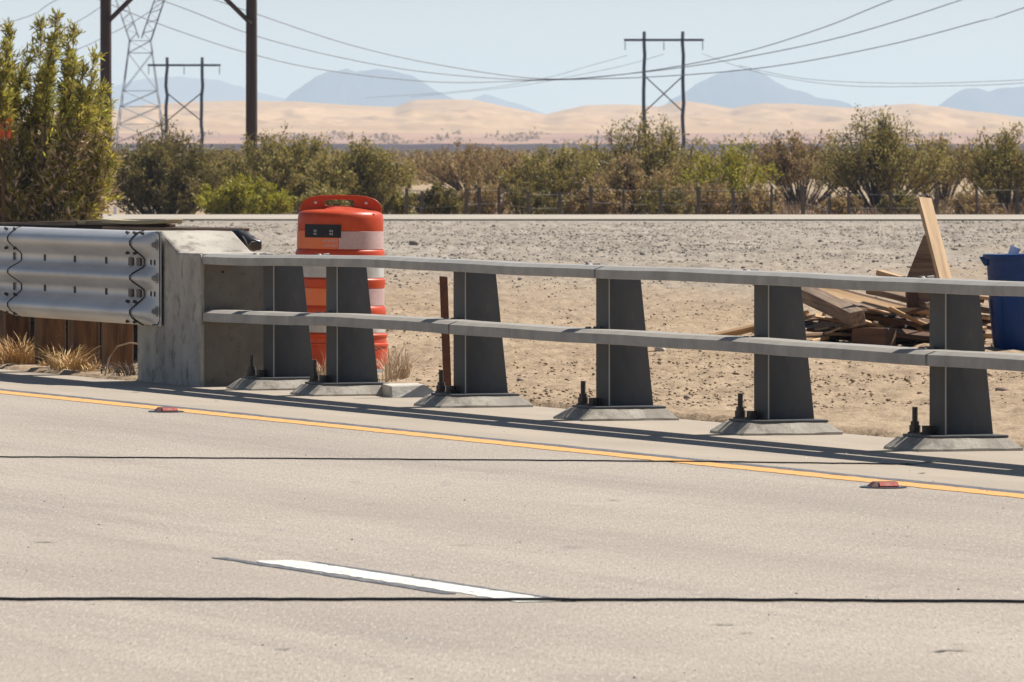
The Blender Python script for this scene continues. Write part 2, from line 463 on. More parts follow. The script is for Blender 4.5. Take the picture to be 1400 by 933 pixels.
def build_ground():
    # near apron behind the railing: a fine sheet, fan shaped, running 30 m .. 300 m
    Ds = [28.0]
    while Ds[-1] < 300: Ds.append(Ds[-1] * (1.0015 if Ds[-1] < 160 else 1.008))
    Ds = np.array(Ds)
    nc = 360
    s = np.linspace(-1, 1, nc)
    s = s * .42 + .58 * s ** 3
    Wd = 5.5 + Ds * .15
    X = s[None, :] * Wd[:, None]; Y = np.repeat(Ds[:, None], nc, 1)
    Z = ground_z(X, Y)
    v = np.stack([X, Y, Z], -1).reshape(-1, 3)
    o = np_mesh('ground', v, grid_faces(len(Ds), nc), ground_material(), smooth=True)
    tag(o, kind='structure')
    # wide coarse desert around, a little lower
    bx = np.concatenate([np.linspace(-6000, -200, 12), np.linspace(-150, 150, 40), np.linspace(200, 6000, 12)])
    by = np.concatenate([np.linspace(-400, 20, 12), np.linspace(30, 296, 38), np.linspace(302, 2600, 34)])
    Xb, Yb = np.meshgrid(bx, by)
    Zb = np.where(Yb < 160, -.14, np.where(Yb < 185, -.6, -.1))
    far = np.clip((Yb - 330) / 2300, 0, 1)
    Zb = np.where(Yb > 300, .05 + .1 * fbm(Xb * .004, Yb * .004, 3, 3), Zb)
    near = np.clip((Yb - 240) / 60, 0, 1) * (Yb <= 330)
    kN = int((by < 298).sum())
    o = np_mesh('desert_plain', np.stack([Xb, Yb, Zb], -1)[:kN].reshape(-1, 3), grid_faces(kN, len(bx)), ground_material(), smooth=True)
    tag(o, kind='structure')
    o = np_mesh('brush_plain', np.stack([Xb, Yb, Zb], -1)[kN - 1:].reshape(-1, 3), grid_faces(len(by) - kN + 1, len(bx)), 'brushland', smooth=True)
    tag(o, kind='structure')


def ground_material():
    m = bpy.data.materials.new('roadside_dirt_and_gravel'); m.use_nodes = True
    nt = m.node_tree; N = nt.nodes; L = nt.links; b = N['Principled BSDF']
    b.inputs['Roughness'].default_value = .95; b.inputs['Specular IOR Level'].default_value = .1
    g = N.new('ShaderNodeNewGeometry')
    sp = N.new('ShaderNodeSeparateXYZ'); L.new(g.outputs['Position'], sp.inputs[0])

    def noise(sc, det, stretch=(1, 1, 1)):
        mp = N.new('ShaderNodeMapping'); mp.inputs['Scale'].default_value = stretch
        L.new(g.outputs['Position'], mp.inputs[0])
        n = N.new('ShaderNodeTexNoise'); n.inputs['Scale'].default_value = sc; n.inputs['Detail'].default_value = det
        n.inputs['Roughness'].default_value = .65
        L.new(mp.outputs[0], n.inputs['Vector']); return n.outputs[0]

    def rng(s, a, z, o0=0.0, o1=1.0):
        r = N.new('ShaderNodeMapRange'); r.inputs[1].default_value = a; r.inputs[2].default_value = z
        r.inputs[3].default_value = o0; r.inputs[4].default_value = o1; L.new(s, r.inputs[0]); return r.outputs[0]

    def mix(f, c1, c2):
        x = N.new('ShaderNodeMix'); x.data_type = 'RGBA'
        L.new(f, x.inputs[0])
        for i, c in ((6, c1), (7, c2)):
            if hasattr(c, 'links'): L.new(c, x.inputs[i])
            else: x.inputs[i].default_value = (*c, 1)
        return x.outputs[2]
    dirt = mix(rng(noise(.8, 5, (1, .5, 1)), .38, .62), (0.405, 0.305, 0.205), (0.335, 0.245, 0.16))
    dirt = mix(rng(noise(6, 5, (1, .45, 1)), .50, .72, 0, .75), dirt, (0.24, 0.17, 0.11))
    dirt = mix(rng(noise(24, 4, (1, .22, 1)), .50, .70, 0, .55), dirt, (0.21, 0.145, 0.095))
    grav = mix(rng(noise(.45, 5, (1, .4, 1)), .38, .62), (0.375, 0.327, 0.268), (0.305, 0.262, 0.212))
    grav = mix(rng(noise(4, 5, (1, .4, 1)), .50, .70, 0, .75), grav, (0.18, 0.155, 0.135))
    grav = mix(rng(noise(13, 4, (1, .2, 1)), .50, .68, 0, .55), grav, (0.17, 0.145, 0.125))
    w_ = N.new('ShaderNodeMath'); w_.operation = 'ADD'
    L.new(sp.outputs[1], w_.inputs[0]); L.new(rng(noise(.12, 3, (1, .3, 1)), .3, .7, -22, 22), w_.inputs[1])
    c = mix(rng(w_.outputs[0], 66, 100), dirt, grav)
    c = mix(rng(sp.outputs[1], 160, 168), c, (0.37, 0.28, 0.185))
    L.new(c, b.inputs['Base Color'])
    bp = N.new('ShaderNodeBump'); bp.inputs['Strength'].default_value = 1.0; bp.inputs['Distance'].default_value = .03
    L.new(noise(11, 6, (1, .7, 1)), bp.inputs['Height']); L.new(bp.outputs[0], b.inputs['Normal'])
    return m


def strip(name, b0, b1, a0, a1, z, m, seg=1.0, wob=0.0, kind='structure', thick=0.0, taper=None):
    """a long ribbon in the road frame"""
    n = max(2, int((a1 - a0) / seg))
    vs = []; fs = []
    rr = random.Random(hash(name) & 0xff if False else len(name) * 31 + int(b0 * 10))
    for i in range(n + 1):
        a = a0 + (a1 - a0) * i / n
        j0 = rr.uniform(-wob, wob); j1 = rr.uniform(-wob, wob)
        vs += [(a, b0 + j0 - .001, -.003), (a, b0 + j0, z * .6), (a, b1 + j1, z * .6), (a, b1 + j1 + .001, -.003)]
        if i < n: fs += [(4 * i + j, 4 * i + 4 + j, 4 * i + 5 + j, 4 * i + 1 + j) for j in range(3)]
    mb = MB(); mb.add(vs, fs)
    o = mb.build(name, m)
    o.rotation_euler = (0, 0, TH)
    o.data.update()
    tag(o, kind=kind)
    return o


def build_road():
    # carriageway slab
    mb = MB(); mb.box(-200, 60, -7.0, 12.3, -.3, 0.0)
    o = mb.build('road', 'road'); o.rotation_euler = (0, 0, TH); tag(o, kind='structure')
    mb = MB(); mb.box(-46.8, 60, 12.3, 13.98, -.3, 0.0)
    mb.box(-200, -46.8, 12.3, 13.35, -.3, 0.0)
    o = mb.build('shoulder', 'shoulder'); o.rotation_euler = (0, 0, TH); tag(o, kind='structure')
    strip('yellow_edge_line', 12.02, 12.165, -120, 30, 0.004, 'yellow', seg=.07, wob=.008)
    strip('edge_line_seal', 12.168, 12.25, -120, 30, 0.0042, 'tar', seg=.15, wob=.012)
    # white lane dash with tar edging; the hose crosses its near end
    a_s, _ = on_b(362, 7.95); a_e, _ = on_b(738, 7.98)
    strip('lane_dash', 7.915, 8.055, a_s, a_e, 0.004, 'whitepaint', seg=.05, wob=.010)
    strip('dash_edge_seal', 8.053, 8.085, a_s + .12, a_e + .02, 0.0042, 'tar', seg=.12, wob=.006)
    strip('dash_edge_seal', 7.855, 7.897, a_s - .25, a_e - .5, 0.0042, 'tar', seg=.12, wob=.006)
    # scuffs and tar spots on the slab
    r2 = random.Random(21)
    for (px, y, L_, wd_) in ((990, 856, 40, .02), (1300, 892, 70, .03), (388, 890, 26, .016), (840, 685, 18, .02), (60, 743, 42, .018), (1020, 868, 30, .012), (1262, 648, 14, .03), (710, 742, 12, .02), (1310, 883, 24, .014), (186, 537, 14, .03), (296, 549, 6, .03)):
        D = CAMH * FPX / (y - 200); k = FPX / D; mb = MB()
        n = 9; vs = []
        for i in range(n + 1):
            t = i / n; x = (px - L_ / 2 + L_ * t - 700) / k; ww = wd_ * math.sin(math.pi * max(.04, min(.96, t))) * r2.uniform(.4, 1.3)
            yy = D + r2.uniform(-.03, .03) + t * .04
            vs += [(x, yy - ww, .0035), (x, yy + ww, .0035)]
        mb.add(vs, [(2 * i, 2 * i + 2, 2 * i + 3, 2 * i + 1) for i in range(n)])
        tag(mb.build('road_scuff', 'scuff'), kind='structure')
    # far pale carriageway
    n = 60
    xs = np.linspace(-400, 400, n)
    mb = MB()
    vs = []
    for x in xs:
        sk = .03 * x
        vs += [(x, 152.5 - sk + .0, .03), (x, 163.0 - sk, .03)]
    mb.add(vs, [(2 * i, 2 * i + 2, 2 * i + 3, 2 * i + 1) for i in range(n - 1)])
    tag(mb.build('far_road', mat('far_road_concrete', (0.43, 0.375, 0.30), (0.35, 0.30, 0.24), scale=.3, rough=.9)), kind='structure')


DUNE = [(-600, 150), (0, 150), (160, 150), (200, 143), (250, 140), (330, 137), (400, 139), (450, 142), (500, 145), (540, 147), (566, 137), (600, 136), (650, 137), (700, 148), (745, 157),
        (775, 150), (800, 144), (830, 143), (870, 143), (900, 146), (930, 138), (960, 141), (1000, 148), (1040, 142), (1080, 142), (1120, 145), (1160, 148), (1200, 145), (1250, 142),
        (1290, 146), (1320, 152), (1360, 156), (1400, 162), (2000, 150)]


def build_far():
    # dark flat beyond the brush, pinkish flat, dunes: one heightfield 2200 .. 6500 m
    dx = np.array([p[0] for p in DUNE], float); dy = np.array([p[1] for p in DUNE], float)

    def field(D0, D1, nr, nc, fn, name, m):
        Ds = np.linspace(D0, D1, nr)
        px = np.linspace(-900, 2300, nc)
        X = (px[None, :] - 700) / FPX * Ds[:, None]
        Y = np.repeat(Ds[:, None], nc, 1)
        Z = fn(np.repeat(px[None, :], nr, 0), Y)
        o = np_mesh(name, np.stack([X, Y, Z], -1).reshape(-1, 3), grid_faces(nr, nc), m, smooth=True)
        tag(o, kind='structure'); return o

    def zrow(y, D): return CAMH - (y - 200) / FPX * D

    def f_dark(px, D):
        t = (D - 2300) / 500
        y = 206 - 9 * t + 1.2 * fbm(px * .02, D * .004, 3, 2)
        return zrow(y, D)
    field(2300, 2800, 12, 500, f_dark, 'dark_plain', 'darkplain')

    def f_flat(px, D):
        t = (D - 2790) / 910
        y = 198.5 - 16 * t + 1.5 * fbm(px * .006, D * .002, 4, 6)
        return zrow(y, D)
    field(2790, 3700, 30, 500, f_flat, 'scrub_flat', 'flat_far')

    def f_dune(px, D):
        t = (D - 3690) / 2300
        crest = np.interp(px, dx, dy) + 1.0 * fbm(px * .03, px * 0, 3, 8)
        # foothill ridges in front climb towards the crest
        base = 184.0
        tt = np.clip(t / .8, 0, 1)
        prof = tt ** 0.8
        y = base + (crest - base) * prof
        rid = fbm(px * .011 + D * .0011, D * .0022, 4, 12)
        ridg = 1 - np.abs(rid) * 2
        y = y - (ridg - .5) * 10.0 * np.sin(np.clip(tt, 0, 1) * math.pi) ** .7
        y = np.where(t > .8, crest + (t - .8) * 60, y)
        return zrow(y, D)
    field(3690, 5990, 120, 700, f_dune, 'dunes', 'dune')

    # mountains far behind
    ridges = [
        ('mountain_range', 21000, [(60, 160), (120, 128), (160, 116), (195, 108), (230, 104), (270, 108), (300, 110), (330, 119), (360, 128), (400, 140), (420, 160)]),
        ('mountain_range', 16000, [(370, 160), (392, 133), (410, 119), (430, 106), (446, 99), (462, 96), (474, 93), (486, 98), (500, 96), (515, 93), (533, 96), (548, 101), (563, 104), (580, 114), (597, 126), (612, 132), (628, 140), (640, 160)]),
        ('mountain_range', 19000, [(600, 160), (640, 138), (662, 129), (676, 133), (700, 140), (722, 148), (745, 156), (760, 165)]),
        ('mountain_range', 16000, [(890, 160), (915, 138), (935, 128), (950, 116), (970, 105), (990, 98), (1010, 95), (1030, 97), (1045, 102), (1060, 112), (1078, 121), (1100, 126), (1120, 133), (1145, 136), (1160, 141), (1190, 162)]),
        ('mountain_range', 16000, [(1270, 160), (1288, 143), (1303, 131), (1318, 123), (1335, 121), (1352, 125), (1370, 121), (1400, 118), (1440, 108), (1500, 112), (1580, 130), (1660, 160)]),
    ]
    for k, (nm, D, prof) in enumerate(ridges):
        xs = np.linspace(prof[0][0], prof[-1][0], 120)
        ys = np.interp(xs, [p[0] for p in prof], [p[1] for p in prof])
        ys = ys + 2.2 * fbm(xs * .06, xs * 0 + k, 4, 20 + k) * np.clip((162 - ys) / 20, 0, 1)
        Dn = np.linspace(-1800, 1800, 21)
        X = (xs[None, :] - 700) / FPX * D + 0 * Dn[:, None]
        Y = D + Dn[:, None] + 0 * xs[None, :]
        H = CAMH - (ys - 200) / FPX * D
        prof2 = 1 - (np.abs(Dn) / 1800) ** 1.1
        rg = 1 + .25 * fbm(X * .004, Y * .0015, 4, 30 + k) * (np.abs(Dn)[:, None] > 100)
        Z = H[None, :] * prof2[:, None] * rg
        o = np_mesh(nm, np.stack([X, Y, Z], -1).reshape(-1, 3), grid_faces(len(Dn), len(xs)), 'mountain', smooth=True)
        tag(o, kind='structure')
    # ground under and beyond everything
    mb = MB(); mb.add([(-20000, 2550, -6), (20000, 2550, -6), (20000, 24500, -6), (-20000, 24500, -6)], [(0, 1, 2, 3)])
    tag(mb.build('far_desert', 'flat_far'), kind='structure')


# ------------------------------------------------------------------ stones (stuff)
def ico():
    t = (1 + 5 ** .5) / 2
    v = np.array([(-1, t, 0), (1, t, 0), (-1, -t, 0), (1, -t, 0), (0, -1, t), (0, 1, t), (0, -1, -t), (0, 1, -t), (t, 0, -1), (t, 0, 1), (-t, 0, -1), (-t, 0, 1)], float)
    v /= np.linalg.norm(v[0])
    f = np.array([(0, 11, 5), (0, 5, 1), (0, 1, 7), (0, 7, 10), (0, 10, 11), (1, 5, 9), (5, 11, 4), (11, 10, 2), (10, 7, 6), (7, 1, 8), (3, 9, 4), (3, 4, 2), (3, 2, 6), (3, 6, 8), (3, 8, 9), (4, 9, 5), (2, 4, 11), (6, 2, 10), (8, 6, 7), (9, 8, 1)])
    return v, f


def octa():
    v = np.array([(1, 0, 0), (0, 1, 0), (-1, 0, 0), (0, -1, 0), (0, 0, 1), (0, 0, -1)], float)
    f = np.array([(0, 1, 4), (1, 2, 4), (2, 3, 4), (3, 0, 4), (1, 0, 5), (2, 1, 5), (3, 2, 5), (0, 3, 5)])
    return v, f


def stones(name, n, D0, D1, r0, r1, m, label, bmin=14.05, pw=2.2, dens=None, seed=1, shape=None):
    g = np.random.RandomState(seed)
    Y = D0 + (D1 - D0) * g.rand(n * 2)
    X = (g.rand(n * 2) * 2 - 1) * (Y * .066 + .5)
    a = X * dv.x + Y * dv.y
    b = X * qv.x + Y * qv.y
    ok = (b > bmin)
    if dens is not None:
        ok &= g.rand(n * 2) < dens(X, Y)
    X = X[ok][:n]; Y = Y[ok][:n]; n = len(X)
    r = r0 + (r1 - r0) * g.rand(n) ** pw
    Z = ground_z(X, Y)
    iv, jf = (shape or ico)(); nv = len(iv)
    sc = np.stack([r * (.8 + .6 * g.rand(n)), r * (.8 + .6 * g.rand(n)), r * (.5 + .45 * g.rand(n))], -1)
    an = g.rand(n) * 2 * math.pi
    V = iv[None] * (1 + .28 * (g.rand(n, nv, 1) - .5) * 2) * sc[:, None, :]
    c, s_ = np.cos(an)[:, None], np.sin(an)[:, None]
    x = V[..., 0] * c - V[..., 1] * s_ + X[:, None]; y = V[..., 0] * s_ + V[..., 1] * c + Y[:, None]
    z = V[..., 2] + (Z + r * .18)[:, None]
    F = (jf[None] + (np.arange(n) * nv)[:, None, None]).reshape(-1, 3)
    o = np_mesh(name, np.stack([x, y, z], -1).reshape(-1, 3), F, m)
    tag(o, label, 'stones', kind='stuff')
    return o


def blades(name, spots, m, label, parent=None, h=(.08, .25), n=60, rad=.12, wd=.004, cat='dry grass', seed=3, curl=.5, kind='stuff'):
    """tufts of dry grass, one object; spots: (x, y, z, scale)"""
    rg = random.Random(seed)
    mb = MB()
    for (x, y, z, s) in spots:
        for i in range(int(n * s)):
            an = rg.uniform(0, 6.283); rr = rad * s * rg.random() ** .7
            bx = x + math.cos(an) * rr; by = y + math.sin(an) * rr
            hh = rg.uniform(*h) * s; ln = rg.uniform(.1, curl) * hh * 1.6
            la = an + rg.uniform(-1, 1)
            w = wd * rg.uniform(.7, 1.5)
            pa = la + 1.57
            pts = []
            for t in (0, .4, .75, 1):
                cx = bx + math.cos(la) * ln * t * t; cy = by + math.sin(la) * ln * t * t
                cz = z + hh * (t - .25 * t * t * curl * 1.5)
                ww = w * (1 - t * .8)
                pts += [(cx - math.cos(pa) * ww, cy - math.sin(pa) * ww, cz), (cx + math.cos(pa) * ww, cy + math.sin(pa) * ww, cz)]
            mb.add(pts, [(0, 1, 3, 2), (2, 3, 5, 4), (4, 5, 7, 6)])
    o = mb.build(name, m, parent)
    if parent is None: tag(o, label, cat, kind=kind)
    return o


# ------------------------------------------------------------------ vegetation
def leaf_cloud(pts, size, rg, asp=.5, n_per=6, spread=.05, up=.3, dirs=None):
    """small rhombic leaves round each point -> arrays"""
    pts = np.asarray(pts); k = len(pts) * n_per
    c = np.repeat(pts, n_per, 0) + rg.normal(0, spread, (k, 3))
    if dirs is None:
        d = rg.normal(0, 1, (k, 3)); d[:, 2] = np.abs(d[:, 2]) * .7 + up
    else:
        d = np.repeat(np.asarray(dirs), n_per, 0) + rg.normal(0, .55, (k, 3))
    d /= np.linalg.norm(d, axis=1)[:, None]
    e = np.cross(d, rg.normal(0, 1, (k, 3))); e /= np.linalg.norm(e, axis=1)[:, None] + 1e-9
    L = size * (.6 + .8 * rg.rand(k))[:, None]
    v = np.stack([c, c + d * L * .5 + e * L * asp * .5, c + d * L, c + d * L * .5 - e * L * asp * .5], 1)
    return v.reshape(-1, 3)


def make_shrub(name, loc, w, h, leafm, label, seed, nst=26, npc=5, leaf=.05, cat='bush', group=None, openness=.0, stemm='stem', dead=0, depth=None, clump=.09, lift=0.0):
    rg = np.random.RandomState(seed); r2 = random.Random(seed)
    root = empty(name, loc)
    tag(root, label, cat, group)
    depth = depth or w * .8
    mb = MB(); tips = []; tdir = []
    for i in range(nst):
        an = r2.uniform(0, 6.283); lean = r2.random() ** .75
        tx = math.cos(an) * lean * w * .5; ty = math.sin(an) * lean * depth * .5
        tz = h * (1 - .42 * lean ** 2.2) * r2.uniform(.62, 1.0)
        p0 = Vector((tx * .12, ty * .12, -.1)); p3 = Vector((tx, ty, tz))
        p1 = p0 + Vector((tx * .25, ty * .25, tz * .4)) + Vector((r2.gauss(0, .03), r2.gauss(0, .03), 0)) * w
        p2 = p0 + Vector((tx * .7, ty * .7, tz * .72)) + Vector((r2.gauss(0, .04), r2.gauss(0, .04), 0)) * w
        path = []
        for t in (0, .2, .4, .6, .8, 1):
            q = p0 * (1 - t) ** 3 + p1 * 3 * t * (1 - t) ** 2 + p2 * 3 * t * t * (1 - t) + p3 * t ** 3
            path.append(q)
        rb = .012 * h
        mb.tube(path, [rb * (1 - .8 * t) for t in (0, .2, .4, .6, .8, 1)], n=4)
        # side twigs carrying leaf clumps
        for k in range(9):
            t = r2.uniform(.3 + lift, 1.0)
            ii = min(int(t * 5), 4); f = t * 5 - ii
            q = path[ii].lerp(path[ii + 1], f)
            dr = Vector((r2.gauss(0, 1), r2.gauss(0, 1), r2.uniform(.1, 1.6))).normalized()
            dr = (dr + (path[ii + 1] - path[ii]).normalized() * .6).normalized()
            ln = r2.uniform(.08, .24) * h * .8
            e = q + dr * ln
            mb.tube([q, q.lerp(e, .5) + Vector((0, 0, .01)), e], [rb * .3, rb * .22, rb * .12], n=3)
            if r2.random() > openness:
                for s in (.45, .72, 1.0):
                    tips.append(q.lerp(e, s)); tdir.append(dr)
        tips.append(p3); tdir.append(Vector((0, 0, 1)))
    st = mb.build('stems', stemm, root)
    V = leaf_cloud([tuple(t) for t in tips], leaf, rg, n_per=npc, spread=clump * h * .35, dirs=[tuple(t) for t in tdir])
    nf = len(V) // 4
    np_mesh('foliage', V, np.arange(nf * 4).reshape(-1, 4), leafm, parent=root)
    for k in range(dead):
        mb = MB()
        an = r2.uniform(0, 6.283)
        e = Vector((math.cos(an) * w * .45, -abs(math.sin(an)) * depth * .5, h * r2.uniform(.5, .95)))
        p0 = Vector((0, 0, 0)); 
        path = [p0, e * .35 + Vector((0, 0, .1 * h)), e * .7 + Vector((0, 0, .08 * h)), e]
        mb.tube(path, [.02 * h, .016 * h, .01 * h, .004 * h], n=4)
        for j in range(8):
            q = path[1].lerp(path[3], r2.random()); dd = Vector((r2.gauss(0, 1), r2.gauss(0, 1), r2.uniform(0, 1.2))).normalized() * r2.uniform(.1, .3) * h
            mb.tube([q, q + dd * .6, q + dd], [.008 * h, .006 * h, .003 * h], n=3)
        mb.build('dead_branch', 'deadstem', root)
    return root


def gz_arr(x, y): return ground_z(x, y)


def gz(x, y): return float(ground_z(np.array([x]), np.array([y]))[0])


def build_vegetation():
    # (name, px centre, width px, top y, D, leaf, label, opts)
    specs = [
        ('desert_bush', 222, 165, 188, 176, 'leaf_dark', 'dark olive bush beside the tall green shrub at the left', dict(nst=60, npc=9, seed=5)),
        ('desert_bush', 226, 60, 160, 196, 'leaf_dark', 'thin twiggy sprigs rising behind the dark olive bush below the lattice tower', dict(nst=16, npc=3, seed=51, openness=.5)),
        ('desert_bush', 330, 120, 243, 171, 'leaf_green', 'low bright yellow green bush left of the orange drum', dict(nst=40, npc=10, seed=6)),
        ('desert_bush', 385, 190, 186, 185, 'leaf_olive', 'wide olive bush rising behind the low yellow green bush', dict(nst=70, npc=7, seed=7)),
        ('desert_bush', 300, 110, 205, 190, 'leaf_dark', 'grey olive bush at the foot of the right hand wooden pole', dict(nst=36, npc=6, seed=71)),
        ('desert_bush', 492, 150, 200, 178, 'leaf_olive', 'rounded green bush directly behind the top of the orange drum', dict(nst=55, npc=8, seed=8)),
        ('desert_bush', 597, 62, 254, 172, 'leaf_dark', 'small dark round bush right of the orange drum by the pale road edge', dict(nst=28, npc=9, seed=9)),
        ('desert_bush', 640, 150, 196, 215, 'leaf_brown', 'grey brown bush in the middle distance right of the small dark bush', dict(nst=50, npc=4, seed=10, openness=.25)),
        ('desert_bush', 700, 110, 203, 200, 'leaf_brown', 'thin brown bush just left of the bush with bleached branches', dict(nst=36, npc=4, seed=101, openness=.3)),
        ('desert_bush', 772, 150, 203, 182, 'leaf_olive', 'green bush with bleached dead branches in the middle of the brush', dict(nst=50, npc=7, seed=11, dead=4)),
        ('desert_bush', 888, 170, 158, 186, 'leaf_olive', 'tallest open bush in front of the middle power pole', dict(nst=60, npc=5, seed=12, openness=.25)),
        ('desert_bush', 860, 110, 215, 176, 'leaf_brown', 'brown undergrowth bush at the foot of the tallest open bush', dict(nst=36, npc=6, seed=121)),
        ('desert_bush', 1000, 130, 198, 180, 'leaf_green', 'yellowish green bush just right of the middle power pole', dict(nst=42, npc=5, seed=13, openness=.15, lift=.1)),
        ('desert_bush', 1095, 130, 180, 192, 'leaf_brown', 'brown bush with a bare sandy foot between two bushier ones', dict(nst=44, npc=5, seed=14, openness=.2, lift=.2)),
        ('desert_bush', 1205, 175, 160, 186, 'leaf_olive', 'large rounded olive bush behind the leaning tan board', dict(nst=70, npc=6, seed=15, openness=.1, lift=.15)),
        ('desert_bush', 1290, 110, 190, 198, 'leaf_brown', 'rusty brown bush just right of the large rounded olive bush', dict(nst=36, npc=5, seed=16, openness=.2, lift=.2)),
        ('desert_bush', 1380, 140, 178, 184, 'leaf_olive', 'olive bush at the right edge above the blue bin', dict(nst=50, npc=6, seed=17, openness=.1, lift=.2)),
    ]
    for (px, wpx, ty, D, lm, lab, sd) in (
        (548, 60, 262, 173, 'leaf_olive', 'low olive bush just right of the drum handle', 201), (668, 90, 243, 176, 'leaf_brown', 'low brown bush under the thin brown bush', 202),
        (728, 80, 250, 173, 'leaf_dark', 'low dark bush left of the bleached branches', 203), (815, 90, 248, 174, 'leaf_brown', 'low brown bush right of the bleached branches', 204),
        (905, 90, 252, 174, 'leaf_dark', 'low dark bush in front of the tallest open bush', 205), (962, 80, 238, 175, 'leaf_brown', 'low brown bush left of the yellowish green bush', 206),
        (1040, 70, 252, 175, 'leaf_brown', 'low brown bush right of the yellowish green bush', 207), (1150, 60, 268, 175, 'leaf_brown', 'small dry bush in front of the sandy bank', 208),
        (1235, 80, 262, 176, 'leaf_dark', 'low dark bush at the foot of the large rounded olive bush', 209), (1330, 90, 262, 176, 'leaf_brown', 'low dry bush above the blue bin', 210),
        (440, 80, 250, 173, 'leaf_olive', 'low olive bush just left of the drum handle', 211)):
        specs.append(('desert_bush', px, wpx, ty, D, lm, lab, dict(nst=20, npc=4, seed=sd)))
    for (nm, px, wpx, ty, D, lm, lab, o) in specs:
        k = FPX / D
        X = (px - 700) / k
        z0 = gz(X, D)
        h = (CAMH + (200 - ty) / k) - z0
        make_shrub(nm, (X, D, z0), 1.18 * wpx / k, h, lm, lab, leaf=.062, group='desert bushes behind the gravel', **dict(o, nst=int(o['nst'] * (1.6 if px < 560 else 1.25)), npc=o['npc'] + 2))
    # far brush band reading as one mass
    rg = np.random.RandomState(77); pts = []
    n = 900
    D = 232 + 90 * rg.rand(n); px = rg.rand(n) * 1800 - 200
    X = (px - 700) / FPX * D
    hh = .35 + .45 * rg.rand(n)
    k = 46
    ang = rg.rand(n, k) * 6.283; rr = np.sqrt(rg.rand(n, k)) * (hh * .95)[:, None]
    zz = rg.rand(n, k) ** .8 * hh[:, None] * (1 - .5 * (rr / (hh * .75)[:, None]) ** 2)
    p = np.stack([X[:, None] + np.cos(ang) * rr, D[:, None] + np.sin(ang) * rr, gz_arr(X, D)[:, None] + zz], -1).reshape(-1, 3)
    V = leaf_cloud(p, .11, rg, n_per=3, spread=.05)
    o = np_mesh('far_brush', V, np.arange(len(V)).reshape(-1, 4), 'leaf_brown'); tag(o, 'distant band of brown desert scrub behind the nearer bushes', 'scrub', kind='stuff')
    # very far scrub dots on the pinkish flat
    mb = []
    n = 1200
    D = 330 + 1900 * rg.rand(n); px = rg.rand(n) * 1700 - 150
    X = (px - 700) / FPX * D
    k = 26
    sz = .35 + .3 * rg.rand(n)
    c = rg.normal(0, 1, (n, k, 3)) * (sz * .45)[:, None, None]; c[..., 2] = np.abs(c[..., 2]) * .9
    zb = 0 * D + .05
    p = c + np.stack([X, D, zb], -1)[:, None, :]
    V = leaf_cloud(p.reshape(-1, 3), .3, rg, n_per=3, spread=.1)
    o = np_mesh('distant_scrub', V, np.arange(len(V)).reshape(-1, 4), 'leaf_brown'); tag(o, 'far scattered scrub in front of the dunes', 'scrub', kind='stuff')
    n = 110
    D = 2850 + 800 * rg.rand(n); px = rg.rand(n) * 1600 - 100
    X = (px - 700) / FPX * D
    yy = 198.5 - 16 * (D - 2790) / 910
    zb = CAMH - (yy - 200) / FPX * D - .6
    c = rg.normal(0, 1, (n, 16, 3)) * 1.2; c[..., 2] = np.abs(c[..., 2]) * .7; c[..., 0] *= 2.0
    p = c + np.stack([X, D, zb], -1)[:, None, :]
    V = leaf_cloud(p.reshape(-1, 3), 1.3, rg, n_per=2, spread=.3)
    o = np_mesh('dune_foot_scrub', V, np.arange(len(V)).reshape(-1, 4), 'leaf_brown'); tag(o, 'tiny dark scrub dotted over the pink flat below the dunes', 'scrub', kind='stuff')

    # dry weeds under the bushes
    g = random.Random(5)
    sp = []
    for i in range(420):
        D = g.uniform(166, 200); px = g.uniform(380, 1440); X = (px - 700) / FPX * D
        sp.append((X, D, gz(X, D), g.uniform(1.2, 3.2)))
    blades('dry_weeds', sp, 'stubble', 'dry brown weeds and stubble under the desert bushes', h=(.06, .17), n=22, rad=.2, wd=.010, seed=8)

    # the tall shrub on the left: upright shoots with long narrow leaves
    rg = np.random.RandomState(31); r2 = random.Random(31)
    D = 92.0; k = FPX / D
    X0 = (45 - 700) / k; z0 = gz(X0, D)
    root = empty('tall_shrub', (X0, D, z0))
    tag(root, 'tall leafy green shrub with upright shoots behind the guardrail at the left edge', 'shrub')
    mb = MB(); pts = []; dirs = []
    shoots = [(-60, 60), (-35, 40), (-12, 28), (0, 60), (10, 22), (22, 48), (34, 95), (45, 70), (62, 30), (74, 55), (84, 22), (92, 60), (99, 28), (104, 80), (112, 105), (120, 88), (128, 130), (136, 75), (142, 120), (150, 140), (155, 165), (20, 110), (50, 130), (70, 100), (90, 140), (110, 150), (130, 175),
              (10, 160), (40, 170), (60, 190), (85, 200), (100, 185), (125, 215), (145, 205), (158, 225), (0, 200), (30, 220), (70, 240), (110, 245), (140, 250), (155, 270), (20, 265), (50, 270), (90, 275), (120, 280), (-20, 120), (-40, 180), (-20, 240), (-80, 120), (-110, 60), (-90, 200)]
